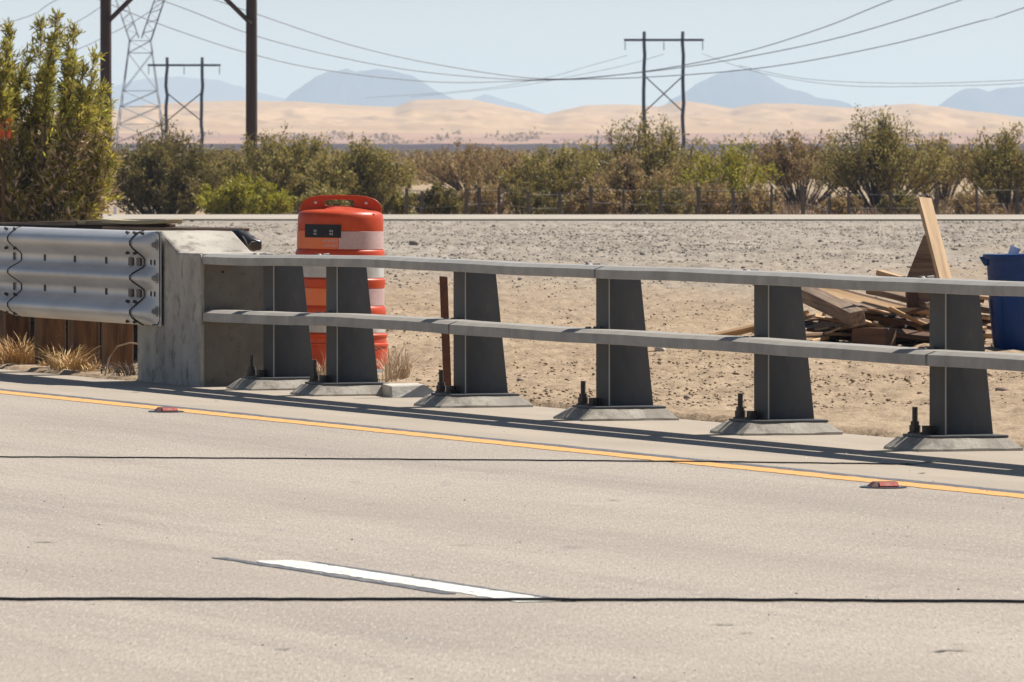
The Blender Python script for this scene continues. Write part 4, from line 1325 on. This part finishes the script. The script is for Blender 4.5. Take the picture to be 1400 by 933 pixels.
def build_drum():
    D = 49.5; X = (463.0 - 700) / FPX * D
    z0 = gz(X, D)
    root = empty('traffic_drum', (X, D, -.012), 0)
    tag(root, 'orange and white striped traffic drum standing behind the railing', 'traffic drum')
    dz = -z0
    # rubber base
    mb = MB(); mb.lathe([(.26, .0), (.345, .0), (.352, .018), (.335, .045), (.30, .060), (.26, .062)], 48); mb.build('ballast_ring', 'rubber_grey', root, smooth=True)
    prof = [(.276, .02), (.274, .05), (.272, .185), (.279, .188), (.279, .2), (.268, .206), (.266, .232), (.272, .240), (.272, .252), (.262, .260),
            (.256, .262), (.254, .358), (.263, .362), (.264, .384), (.260, .404), (.252, .412), (.249, .416), (.247, .512), (.252, .515), (.257, .54), (.257, .562), (.250, .568),
            (.246, .571), (.244, .668), (.250, .672), (.251, .716), (.246, .728), (.242, .731), (.240, .835), (.2415, .84), (.2415, .905), (.238, .925), (.226, .940), (.20, .949), (.12, .955), (.0, .957)]
    mb = MB(); mb.lathe(prof, 64); mb.build('drum_body', 'orange', root, auto=40)

    def sheet(zz0, zz1, r, a0, a1, m, nm='reflective_stripe', h=.0025):
        mb = MB(); mb.lathe([(r + .0005, zz0), (r + h, zz0 + .001), (r + h, zz1 - .001), (r + .0005, zz1)], 40, R_(a0), R_(a1)); return mb.build(nm, m, root, auto=30)
    # angles: 270 faces the camera
    sheet(.734, .834, .242, 180, 268.5, 'orange_sheet'); sheet(.734, .834, .242, 269.0, 540 - .5, 'mauve_sheet')  # mauve arcs: sheen of the orange sheeting painted as separate pieces
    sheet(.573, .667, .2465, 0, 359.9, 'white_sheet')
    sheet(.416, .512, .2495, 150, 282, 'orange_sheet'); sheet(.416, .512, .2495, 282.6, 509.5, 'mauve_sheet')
    sheet(.264, .357, .2565, 0, 359.9, 'white_sheet')
    # cap: shoulder hump that carries the handle
    mb = MB()
    hump = [(-.105, .946), (-.085, .962), (-.03, .972), (.05, .970), (.14, .958), (.20, .942), (.205, .925), (-.11, .925)]
    n = len(hump)
    y0, y1 = -.165, .06
    vs = []
    for (x, z) in hump: vs.append((x * .95, y0 + .02, .93 + (z - .93) * .35))
    for (x, z) in hump: vs.append((x, y0 + .09, z - .004))
    for (x, z) in hump: vs.append((x, y1, z))
    fs = [(r * n + i, r * n + (i + 1) % n, (r + 1) * n + (i + 1) % n, (r + 1) * n + i) for r in range(2) for i in range(n)]
    fs += [tuple(range(n)), tuple(2 * n + i for i in range(n - 1, -1, -1))]
    mb.add(vs, fs); o = mb.build('cap_hump', 'orange', root, bevel=.012, bseg=3); 
    # handle plate with slot
    N = 48; outer = []; inner = []
    for i in range(N):
        an = 2 * math.pi * i / N
        # outer: superellipse arch
        cx, sz = math.cos(an), math.sin(an)
        ox = .232 * math.copysign(abs(cx) ** .62, cx)
        oz = .93 + (.106 * abs(sz) ** .62 if sz > 0 else -.01 * abs(sz) ** .62)
        outer.append((ox, oz))
        ix = -.008 + .082 * math.copysign(abs(cx) ** .45, cx)
        iz = .992 + .018 * math.copysign(abs(sz) ** .45, sz)
        inner.append((ix, iz))
    mb = MB(); t = .016; vs = []
    for y in (-t / 2, t / 2):
        vs += [(x, y + .05, z) for x, z in outer]; vs += [(x, y + .05, z) for x, z in inner]
    fs = []
    for i in range(N):
        j = (i + 1) % N
        fs.append((i, j, N + j, N + i)); fs.append((2 * N + i, 3 * N + i, 3 * N + j, 2 * N + j))
        fs.append((i, 2 * N + i, 2 * N + j, j)); fs.append((N + i, N + j, 3 * N + j, 3 * N + i))
    mb.add(vs, fs); mb.build('handle', 'orange', root, bevel=.004, bseg=2, auto=40)
    for x, m_ in ((-.142, 'boltw'), (.142, 'boltw')):
        mb = MB(); mb.lathe([(.0, 0), (.009, 0), (.008, .004), (0, .006)], 10)
        o = mb.build('handle_bolt', m_, root); o.rotation_euler = (R_(90), 0, 0); o.location = (x, .04, .992)
    # black labels with grey print
    def arc_label(a0, a1, z0_, z1_, r, m='black', nm='black_label'):
        mb = MB(); mb.lathe([(r, z0_), (r + .002, z0_ + .0005), (r + .002, z1_ - .0005), (r, z1_)], 14, R_(a0), R_(a1)); return mb.build(nm, m, root)
    rr = .2445
    lab = arc_label(270 - 53, 270 + 2, .797, .871, rr)
    for c in (236, 262 - 3):
        mb = MB()
        for iu in (-1, 1):
            for iz in (0, 1):
                aa = c + iu * 1.35
                z_ = .812 + iz * .017
                mb.lathe([(rr + .0025, z_), (rr + .0035, z_ + .0005), (rr + .0035, z_ + .0115), (rr + .0025, z_ + .012)], 3, R_(aa - .95), R_(aa + .95))
        mb.build('label_print', 'markw', lab)
    arc_label(270 - 50, 270 - 9, .664, .698, .2525)
    # faded lettering-like wear under the first label
    mb = MB()
    r3 = random.Random(3)
    for i in range(11):
        a_ = 247 + i * 2.0
        for zr in (.745, .772):
            hh = r3.uniform(.010, .019)
            mb.lathe([(.2448, zr), (.2455, zr + .0005), (.2455, zr + hh), (.2448, zr + hh + .0005)], 2, R_(a_), R_(a_ + r3.uniform(.6, 1.2)))
    mb.build('faded_print', 'mauve_sheet', root)
    root.rotation_euler = (0, R_(.7), 0)


def build_bin():
    D = 55.3; k = FPX / D; X = (1401 - 700) / k
    z0 = gz(X, D)
    root = empty('trash_bin', (X, D, z0 - .01))
    tag(root, 'blue plastic trash bin standing right of the wood pile', 'bin')
    H = CAMH - 148 / k - z0 + .01
    mb = MB(); n = 64
    prof = [(.0, .0), (.180, .0), (.190, .012), (.205, .12), (.225, .34), (.240, H - .05), (.246, H - .03), (.262, H - .028), (.266, H - .012), (.264, H), (.250, H + .002), (.240, H - .012), (.222, .34), (.0, .33)]
    mb.lathe(prof, n); b = mb.build('bin_body', 'blue', root, auto=40)
    for an in range(0, 360, 30):      # pressed vertical panels
        c = R_(an + 8)
        mb = MB()
        for zz0, zz1, r0_, r1_ in ((.03, .34, .197, .2275),):
            mb.lathe([(r0_ - .002, zz0), (r0_ + .003, zz0 + .012), (r1_ + .001, zz1 - .02), (r1_ - .004, zz1)], 6, c - R_(9), c + R_(9))
        mb.build('raised_panel', 'blue', root, auto=50)
    for s in (-1, 1):
        mb = MB()
        for z_, w_, o_ in ((H - .045, .05, .0),):
            mb.hexa([(s * .238, -.06, z_ - .025), (s * .252, -.045, z_ - .03), (s * .252, .045, z_ - .03), (s * .238, .06, z_ - .025),
                     (s * .238, -.06, z_ + .03), (s * .288, -.045, z_ + .03), (s * .288, .045, z_ + .03), (s * .238, .06, z_ + .03)])
        mb.build('handle', 'blue', root, bevel=.006)
    # white cup thrown in
    D2 = D
    c = P(1383, 350, D2)
    o = MB().lathe([(.0, -.06), (.024, -.06), (.034, .05), (.036, .05), (.036, .056), (.0, .058)], 20).build('white_bottle', 'white', smooth=False)
    o.location = P(1384, 349, D2 - .02) ; o.rotation_euler = (0, R_(24), 0)
    tag(o, 'white cup poking out of the blue bin', 'cup')


def build_woodpile():
    D = 56.0
    G = 'boards in the scrap wood pile'
    g0 = lambda x, D: gz(W(x, D).x, D)

    def pk(x0, y0, x1, y1, w, t, m, lab, D0=D, D1=None, roll=0.0, nm='board', side=None):
        plank(nm, P(x0, y0, D0), P(x1, y1, D1 or D0), w, t, m, lab, roll=roll, group=G, side=side)
    # leaning boards on the right
    pk(1306, 440, 1263, 272, .094, .035, 'wood_tan', 'tall tan board leaning upright out of the wood pile', D0=55.2, D1=55.85, side=(.87, .5, 0))
    # plywood corner: a triangular sheet
    mb = MB()
    tri = [(-.115, 0), (.125, -.02), (.10, .05), (.02, .30), (-.005, .30)]
    n = len(tri); t = .014
    mb.add([(x, -t, z) for x, z in tri] + [(x, t, z) for x, z in tri], [tuple(range(n)), tuple(range(2 * n - 1, n - 1, -1))] + [(i, (i + 1) % n, n + (i + 1) % n, n + i) for i in range(n)])
    mb.add([(.02, -t, -.25), (.125, -t, -.25), (.125, -t, -.02), (-.115, -t, 0), (.02, t, -.25), (.125, t, -.25), (.125, t, -.02), (-.115, t, 0)],
           [(0, 1, 2, 3), (7, 6, 5, 4), (0, 4, 5, 1), (1, 5, 6, 2), (0, 3, 7, 4)])
    o = mb.build('plywood_sheet', 'wood_grey'); o.location = P(1262, 386, 55.9); o.rotation_euler = (R_(-10), 0, R_(-14))
    tag(o, 'brown triangular plywood offcut leaning behind the tall tan board', 'board', G)
    pk(1202, 373, 1262, 388, .05, .035, 'wood_tan', 'short thin tan stick pointing up left of the plywood offcut', D0=56.1, D1=55.7)
    pk(1192, 396, 1275, 417, .10, .04, 'wood_grey', 'dark grey board just below the thin tan stick', D0=56.4, D1=55.8, roll=R_(10))
    pk(1246, 398, 1249, 425, .07, .05, 'wood_brown', 'short upright block end under the plywood offcut', D0=55.9, D1=55.85)
    # big beam with its end showing
    pk(1075, 390, 1173, 436, .095, .095, 'wood_grey', 'thick square grey beam lying on top of the wood pile', D0=57.2, D1=55.3, roll=R_(12))
    pk(1106, 392, 1285, 438, .09, .022, 'wood_tan', 'long tan plank behind the thick grey beam', D0=57.2, D1=55.9, roll=R_(22))
    pk(1118, 402, 1275, 444, .07, .022, 'wood_tan', 'split weathered plank lying against the long tan plank', D0=56.8, D1=55.6, roll=R_(16))
    pk(1135, 396, 1272, 431, .06, .03, 'wood_brown', 'dark plank edge above the long tan plank', D0=57.5, D1=56.2, roll=R_(20))
    pk(1145, 412, 1196, 413, .12, .07, 'wood_brown', 'reddish brown block standing behind the planks', D0=57.4, D1=57.35, roll=R_(0))
    pk(1150, 412, 1285, 452, .06, .03, 'wood_grey', 'narrow splintered rail below the long tan plank', D0=56.2, D1=55.4, roll=R_(10))
    pk(1185, 432, 1290, 447, .10, .03, 'wood_brown', 'short dark plank tucked under the narrow splintered rail', D0=55.9, D1=55.4, roll=R_(10))
    pk(1200, 452, 1300, 463, .12, .03, 'wood_brown', 'low dark plank beside the square brown block', D0=55.6, D1=55.2, roll=R_(10))
    # left lower fan
    pk(1085, 437, 1150, 425, .16, .02, 'wood_tan', 'light tan plank poking out left under the thick beam', D0=56.2, D1=57.2, roll=R_(-10))
    pk(1082, 445, 1155, 436, .14, .02, 'wood_brown', 'dark plank under the light tan plank', D0=56.0, D1=57.0)
    pk(1088, 452, 1165, 441, .12, .022, 'wood_grey', 'thin grey plank low in the left of the pile', D0=55.8, D1=56.8)
    pk(1090, 468, 1150, 453, .20, .02, 'wood_tan', 'wide bright tan plank lowest at the left of the pile', D0=55.2, D1=56.6, roll=R_(-4))
    pk(1096, 458, 1160, 458, .06, .02, 'wood_grey', 'thin splintered stick lying over the wide tan plank', D0=55.3, D1=55.8)
    # long low boards at far left
    pk(966, 463, 1100, 431, .12, .022, 'wood_tan', 'long orange tinted board rising from the dirt into the pile', D0=56.2, D1=56.6, roll=R_(-24))
    pk(905, 478, 1010, 484, .15, .03, 'wood_brown', 'dark flat board lying on the dirt left of the pile', D0=56.0, D1=55.5)
    pk(870, 484, 905, 476.5, .03, .012, 'wood_tan', 'small pale stick on the dirt just left of the flat board', D0=55.6, D1=56.2)
    pk(927, 408.6, 967, 407.4, .03, .012, 'straw', 'thin lone stick on the dirt above the long railing', D0=75, D1=75.2)
    # box-like blocks inside
    pk(1172, 462, 1218, 462, .16, .12, 'wood_brown', 'square brown block inside the wood pile', D0=55.4, D1=55.3)
    # right side stack next to the bin
    for i, y in enumerate((404, 418, 431, 444, 456, 470)):
        pk(1318 + (i % 2) * 4, y, 1372 - (i % 3) * 6, y + 4 + (i % 2) * 4, .20, .022, ('wood_tan', 'wood_grey', 'wood_tan', 'wood_brown', 'wood_tan', 'wood_brown')[i],
           ['top tan slat between the last post and the blue bin', 'grey slat second from the top beside the blue bin', 'tan slat in the middle of the stack by the blue bin',
            'dark slat below the middle of the stack by the blue bin', 'tan slat second lowest beside the blue bin', 'lowest dark slat beside the blue bin'][i], D0=56.2, D1=56.0 + .05 * i, roll=R_(4 - i * 2))
    for i, (x, y) in enumerate(((1338, 411), (1348, 437), (1336, 463))):
        pk(x - 8, y, x + 8, y, .16, .04, 'wood_brown', 'short brown spacer block between the slats beside the bin', D0=56.3)
    # fill boards in the heart of the pile, lower ones coloured dark for its shade
    r2 = random.Random(13)
    for i in range(56):
        x = 1112 + r2.random() * 200; lvl = r2.random()
        hx = abs(x - 1215) / 105
        y = 475 - lvl * 54 * max(.3, 1 - hx * .4)
        ln = r2.uniform(45, 95)
        x0 = max(1098, x - ln / 2); x1 = min(1345, x + ln / 2)
        pk(x0, y + r2.uniform(-4, 4), x1, y + r2.uniform(-4, 4), r2.uniform(.05, .14), r2.uniform(.018, .045), ('wood_dark' if lvl < .35 else r2.choice(['wood_brown', 'wood_dark', 'wood_grey'])) if lvl < .72 else r2.choice(['wood_grey', 'wood_tan', 'wood_brown']),
           'weathered board buried low in the scrap wood pile', D0=r2.uniform(55.7, 57.4), D1=r2.uniform(55.7, 57.4), roll=R_(r2.uniform(-15, 15)))


def build_splinters():
    r2 = random.Random(77)
    for i in range(26):
        x = r2.uniform(1098, 1335); hx = abs(x - 1215) / 115
        y = 446 - 24 * max(0, 1 - hx) + r2.uniform(-6, 22)
        ln = r2.uniform(14, 44); sl = r2.uniform(-.35, .45)
        x0 = max(1092, x - ln); x1 = min(1346, x + ln)
        D0 = r2.uniform(55.1, 56.4); D1 = D0 + r2.uniform(-.5, .5)
        p0 = P(x0, y - sl * (x - x0), D0); p1 = P(x1, y + sl * (x1 - x), D1)
        p0.z = max(p0.z, .03); p1.z = max(p1.z, .03)
        plank('board', p0, p1, r2.uniform(.02, .06), r2.uniform(.01, .022), r2.choice(['wood_tan', 'wood_grey', 'wood_tan', 'wood_brown', 'wood_dark']),
              'thin splintered lath lying across the top of the scrap wood pile', roll=R_(r2.uniform(-40, 40)), group='boards in the scrap wood pile', warp=r2.uniform(-.02, .02))
    for i in range(16):
        px = r2.uniform(880, 1330); D = r2.uniform(53.2, 56.5); X = (px - 700) / FPX * D; z = gz(X, D)
        an = r2.uniform(-.6, .6); L = r2.uniform(.05, .16)
        d = Vector((math.cos(an), math.sin(an), r2.uniform(0, .15))) * L
        p = Vector((X, D, z + .008))
        plank('splinter', p - d * .5, p + d * .5 + Vector((0, 0, .004)), r2.uniform(.012, .03), .008, r2.choice(['wood_tan', 'wood_grey', 'wood_tan']),
              'small wood splinter lying on the dirt in front of the scrap wood pile', cat='splinter', group='splinters on the dirt by the wood pile', warp=.001)


def build_small():
    # rusty stake
    b_, t_ = W(613, 45.5), P(606, 378, 45.4)
    z0 = gz(b_.x, b_.y)
    mb = MB(); 
    x1 = t_.x - b_.x; zt = t_.z - z0
    for (ya, yb, xa, xb) in ((-.003, .003, -.021, .021), (.003, .03, -.021, -.015)):
        mb.hexa([(xa, ya, -.1), (xb, ya, -.1), (xb, yb, -.1), (xa, yb, -.1), (x1 + xa, ya, zt), (x1 + xb, ya, zt - .004), (x1 + xb, yb, zt - .004), (x1 + xa, yb, zt)])
    o = mb.build('stake', 'rust'); o.location = (b_.x, b_.y, z0)
    tag(o, 'thin rusty steel stake leaning behind the railing', 'stake')
    # pale concrete slab piece behind the third pad
    mb = MB(); mb.hexa([(-.10, -.16, -.02), (.13, -.16, -.02), (.13, .16, -.02), (-.10, .16, -.02), (-.10, -.13, .055), (.045, -.11, .062), (.05, .11, .062), (-.10, .13, .058)])
    o = mb.build('concrete_chunk', 'conc_pale', bevel=.008); o.location = W(560, 45.6, .010); o.rotation_euler = (0, 0, R_(8)); o.scale = (1.25, 1.3, .9)
    tag(o, 'pale sunlit concrete chunk between the drum and the rusty stake', 'concrete chunk')
    o = MB().hexa([(-.05, -.06, 0), (.05, -.05, 0), (.06, .05, 0), (-.05, .05, 0), (-.045, -.05, .03), (.04, -.04, .04), (.05, .04, .03), (-.04, .04, .045)]).build('paper_scrap', 'yellow')
    p = W(941, 109.0); o.location = (p.x, p.y, gz(p.x, p.y) - .005); tag(o, 'small yellow scrap of litter on the grey gravel left of the wood pile', 'litter')
    # hoses
    def hose(pts, r, lab):
        P2 = [W(x, CAMH * FPX / (y - 200), 0) for x, y in pts]
        out = []
        n = len(P2)
        for i in range(n - 1):
            for k in range(12):
                t = k / 12; q = P2[i].lerp(P2[i + 1], t); q.y += .012 * math.sin(i * 5.1 + k * .7) + .005 * math.sin(k * 1.9 + i); q.z = .0015 + r * (1 + .12 * math.sin(k * 2.3 + i)); out.append(q)
        q = P2[-1].copy(); q.z = .004 + r; out.append(q)
        mb = MB(); mb.tube(out, r, n=10); o = mb.build('rubber_hose', 'rubber', smooth=True); tag(o, lab, 'hose', 'rubber hoses laid across the road')
    hose([(-2400, 806), (-700, 818), (0, 822.5), (350, 822.8), (700, 823.2), (1050, 824), (1400, 826), (2100, 830), (4200, 846)], .0050, 'thicker black rubber hose stretched over the white lane dash')
    hose([(-2400, 612), (-700, 622.5), (0, 626.5), (200, 627.5), (500, 629.5), (760, 631.5), (960, 633), (1120, 635), (1240, 636.5), (1285, 632)], .0033, 'thin black rubber hose crossing the yellow line in front of the railing')
    # raised pavement markers
    for (x, y, lab) in ((1208, 666, 'red reflective pavement marker on the yellow line at the right'), (227, 562.5, 'red reflective pavement marker on the yellow line in front of the end block')):
        D = CAMH * FPX / (y + 1 - 200)
        root = empty('pavement_marker', W(x, D, .004), R_(8)); tag(root, lab, 'road marker', 'red pavement markers on the yellow line')
        mb = MB(); mb.hexa([(-.058, -.05, 0), (.058, -.05, 0), (.058, .05, 0), (-.058, .05, 0), (-.038, -.030, .019), (.050, -.030, .019), (.050, .030, .019), (-.038, .030, .019)])
        mb.build('marker_shell', 'marker_body', root, bevel=.002)
        mb = MB(); mb.hexa([(-.022, -.0515, .004), (.050, -.0515, .004), (.050, -.046, .004), (-.022, -.046, .004), (-.022, -.0355, .018), (.050, -.0355, .018), (.050, -.030, .018), (-.022, -.030, .018)])
        mb.build('reflector', 'reflect_red', root)
        mb = MB(); mb.lathe([(.0, .0005), (.085, .0005), (.09, -.001)], 18); o = mb.build('glue_pad', 'rubber', root); o.scale = (1, 1.5, 1)
    # white marker post far left
    e = W(157.5, 164.0); z = gz(e.x, e.y)
    mb = MB(); mb.box(-.025, .025, -.01, .01, -.2, CAMH - 83 / (FPX / 164.0) - z); o = mb.build('marker_post', 'white', bevel=.004); o.location = (e.x, e.y, z)
    tag(o, 'small white marker post beyond the gravel at the left', 'post')
    # fence
    root = empty('fence', W(950, 168, -.9)); tag(root, 'low wire fence with thin dark posts beyond the far road', 'fence')
    posts = [(556, 258), (577, 262), (638, 258), (655, 256), (682, 256), (722, 262), (765, 262), (808, 254), (852, 256), (903, 258), (955, 256), (1002, 257), (1055, 254), (1098, 254), (1134, 266), (1160, 262), (1218, 262), (1280, 262), (1335, 256), (1391, 256), (1440, 256), (1490, 256)]
    r2 = random.Random(3)
    ox, oy = root.location.x, root.location.y
    tops = []
    for (px, ty) in posts:
        D = 168 + r2.uniform(-.6, .6); p = P(px, ty, D)
        w_ = r2.uniform(.028, .045)
        mb = MB(); x = p.x - ox; y = p.y - oy; l = r2.uniform(-.04, .04)
        mb.tube([(x + l, y, -.5), (x + l * .5, y, .4), (x, y, p.z + .9)], w_, n=6); mb.build('fence_post', 'farpost', root)
        tops.append((x, y, p.z + .9))
    for h in (.06, .32):
        mb = MB(); mb.tube([(x, y - .04, z - h) for x, y, z in tops], .0022, n=3); mb.build('wire', 'wire', root)
    # single rocks worth naming
    for (px, y, r, lab, mm) in ((1372, 545, .035, 'tan rock on the dirt below the blue bin', 'stone_tan'), (903, 483, .03, 'pale rock beside the small stick left of the wood pile', 'conc_pale'),
                                (712, 526, .018, 'dark pebble on the dirt right of the third railing post', 'stone'), (939, 551, .016, 'small brown stone on the dirt between the fourth and fifth posts', 'stone'), (566, 341, .05, 'dark stone on the gravel right of the drum', 'stone')):
        D = CAMH * FPX / (y - 200); X = (px - 700) / FPX * D; z = gz(X, D)
        iv, jf = ico(); g = np.random.RandomState(px)
        V = iv * (1 + .35 * (g.rand(12, 1) - .5)) * np.array([1.3, 1, .8]) * r
        o = np_mesh('rock', V, jf, mm); o.location = (X, D, z + r * .4); tag(o, lab, 'rock')
    # pebbles on the road and glassy chips
    g = np.random.RandomState(4); iv, jf = ico()
    for nm, n, rr, mm, lab in (('road_grit', 110, (.0015, .0035), 'stone', 'tiny dark grit scattered over the road'), ('road_chips', 200, (.0016, .0034), 'glint', 'tiny pale chips glinting on the road')):
        y = 520 + 420 * g.rand(n); px = g.rand(n) * 1500 - 50
        D = CAMH * FPX / (y - 200); X = (px - 700) / FPX * D
        bb = X * qv.x + D * qv.y; ok = bb < 13.3
        X = X[ok]; D = D[ok]; n = len(X)
        r = rr[0] + (rr[1] - rr[0]) * g.rand(n) ** 3
        V = iv[None] * (1 + .3 * (g.rand(n, 12, 1) - .5)) * r[:, None, None] * np.array([1.4, 1.4, .7])
        V = V + np.stack([X, D, .001 + r * .5], -1)[:, None, :]
        o = np_mesh(nm, V.reshape(-1, 3), (jf[None] + (np.arange(n) * 12)[:, None, None]).reshape(-1, 3), mm); tag(o, lab, 'grit', kind='stuff')
    # dry grass under the guardrail
    sp = []
    r2 = random.Random(6)
    for (px, b, s) in ((5, 13.62, 1.6), (18, 13.55, 1.9), (32, 13.6, 1.6), (45, 13.7, 1.0), (76, 13.52, .8), (88, 13.5, 1.5), (96, 13.48, 1.1), (104, 13.5, .9), (128, 13.6, .8), (60, 13.6, .5), (-20, 13.6, 1.5), (150, 13.58, .4), (120, 13.46, .5)):
        a, D_ = on_b(px, b); p = RF(a, b); sp.append((p.x, p.y, gz(p.x, p.y) - .01, s))
    blades('dry_grass', sp, 'straw', 'golden dry grass tufts under the guardrail', h=(.06, .17), n=80, rad=.07, wd=.0032, seed=4, curl=.9)
    # dark wiry weeds near the block
    sp = []
    for (px, b, s) in ((172, 13.47, 1.0), (165, 13.5, .8), (150, 13.5, .6), (180, 13.5, .9)):
        a, D_ = on_b(px, b); p = RF(a, b); sp.append((p.x, p.y, gz(p.x, p.y), s))
    blades('wiry_weeds', sp, 'stem', 'dark wiry weeds beside the concrete end block', h=(.06, .2), n=30, rad=.08, wd=.003, seed=14, curl=1.2, cat='weeds')
    a, D_ = on_b(170, 13.44); p = RF(a, 13.44)
    o = MB().tube([(-.11, 0, .0), (-.085, 0, .10), (-.04, 0, .165), (.03, 0, .185), (.10, 0, .175)], .006, n=6).build('bent_stem', 'straw_pale'); o.location = (p.x, p.y, gz(p.x, p.y)); tag(o, 'single pale bent stem arching beside the concrete end block', 'stem')
    # weeds by the drum
    sp = []
    for i in range(14):
        px = r2.uniform(522, 552); D_ = r2.uniform(47.5, 50.5); X = (px - 700) / FPX * D_; sp.append((X, D_, gz(X, D_), r2.uniform(.5, 1.2)))
    for i in range(5):
        px = r2.uniform(432, 446); D_ = 48.4; X = (px - 700) / FPX * D_; sp.append((X, D_, gz(X, D_), r2.uniform(.5, .9)))
    blades('drum_weeds', sp, 'straw_pale', 'pale dry weeds round the foot of the orange drum', h=(.08, .26), n=26, rad=.07, wd=.0025, seed=24, curl=.7)
    sp = []
    for i in range(90):
        D_ = r2.uniform(47, 75); px = r2.uniform(480, 1400); X = (px - 700) / FPX * D_
        if X * qv.x + D_ * qv.y < 14.3: continue
        sp.append((X, D_, gz(X, D_), r2.uniform(.2, .6)))
    blades('dirt_litter', sp, 'straw_pale', 'scattered straw and dry litter over the dirt', h=(.02, .07), n=22, rad=.16, wd=.003, seed=34, curl=1.6)


def build_haze():
    mb = MB(); mb.box(-30000, 30000, -500, 42000, -9, 340)
    o = mb.build('haze', 'white')
    m = bpy.data.materials.new('desert_haze'); m.use_nodes = True; nt = m.node_tree
    nt.nodes.remove(nt.nodes['Principled BSDF'])
    v = nt.nodes.new('ShaderNodeVolumePrincipled')
    v.inputs['Density'].default_value = 0.00010
    v.inputs['Color'].default_value = (0.50, 0.70, 1.0, 1)
    v.inputs['Absorption Color'].default_value = (0.42, 0.55, 1.0, 1)
    v.inputs['Anisotropy'].default_value = 0.2
    nt.links.new(v.outputs[0], nt.nodes['Material Output'].inputs['Volume'])
    o.data.materials.clear(); o.data.materials.append(m)
    tag(o, 'thin bluish desert haze in the air', 'haze', kind='stuff')


import os
build_ground()
build_road()
build_far()
build_haze()
build_railing()
build_plinths()
build_end_block()
build_guardrail()
build_timber_stack()
build_drum()
build_bin()
build_woodpile()
build_splinters()
build_power()
build_vegetation()
def patchy(sc, lo, hi):
    return lambda X, Y: np.clip((fbm(X * sc, Y * sc * .5, 3, 91) - lo) / (hi - lo), .12, 1)


def fall(sc, lo, hi, D0, D1, k):
    p = patchy(sc, lo, hi)
    return lambda X, Y: p(X, Y) * np.clip(1 - k * (Y - D0) / (D1 - D0), .05, 1)


stones('dirt_clods', 42000, 43, 90, .003, .013, 'clod', 'small clods of the same tan dirt strewn over the ground', pw=1.8, seed=2, shape=octa, dens=fall(.8, -.2, .35, 43, 75, .9))
stones('dirt_pebbles', 700, 43, 84, .006, .018, 'stone_tan', 'small pebbles strewn over the tan dirt', pw=2.5, seed=12)
stones('gravel_chips', 75000, 78, 147, .006, .018, 'gravel_chip', 'fine grey gravel covering the ground behind the wood pile', pw=1.6, seed=3, shape=octa, dens=lambda X, Y: patchy(.5, -.3, .3)(X, Y) * np.clip((Y - 74) / 30, .05, 1))
stones('gravel_stones', 1300, 88, 146, .012, .034, 'stone', 'scattered darker stones lying in the gravel', pw=2.4, seed=13)
build_small()
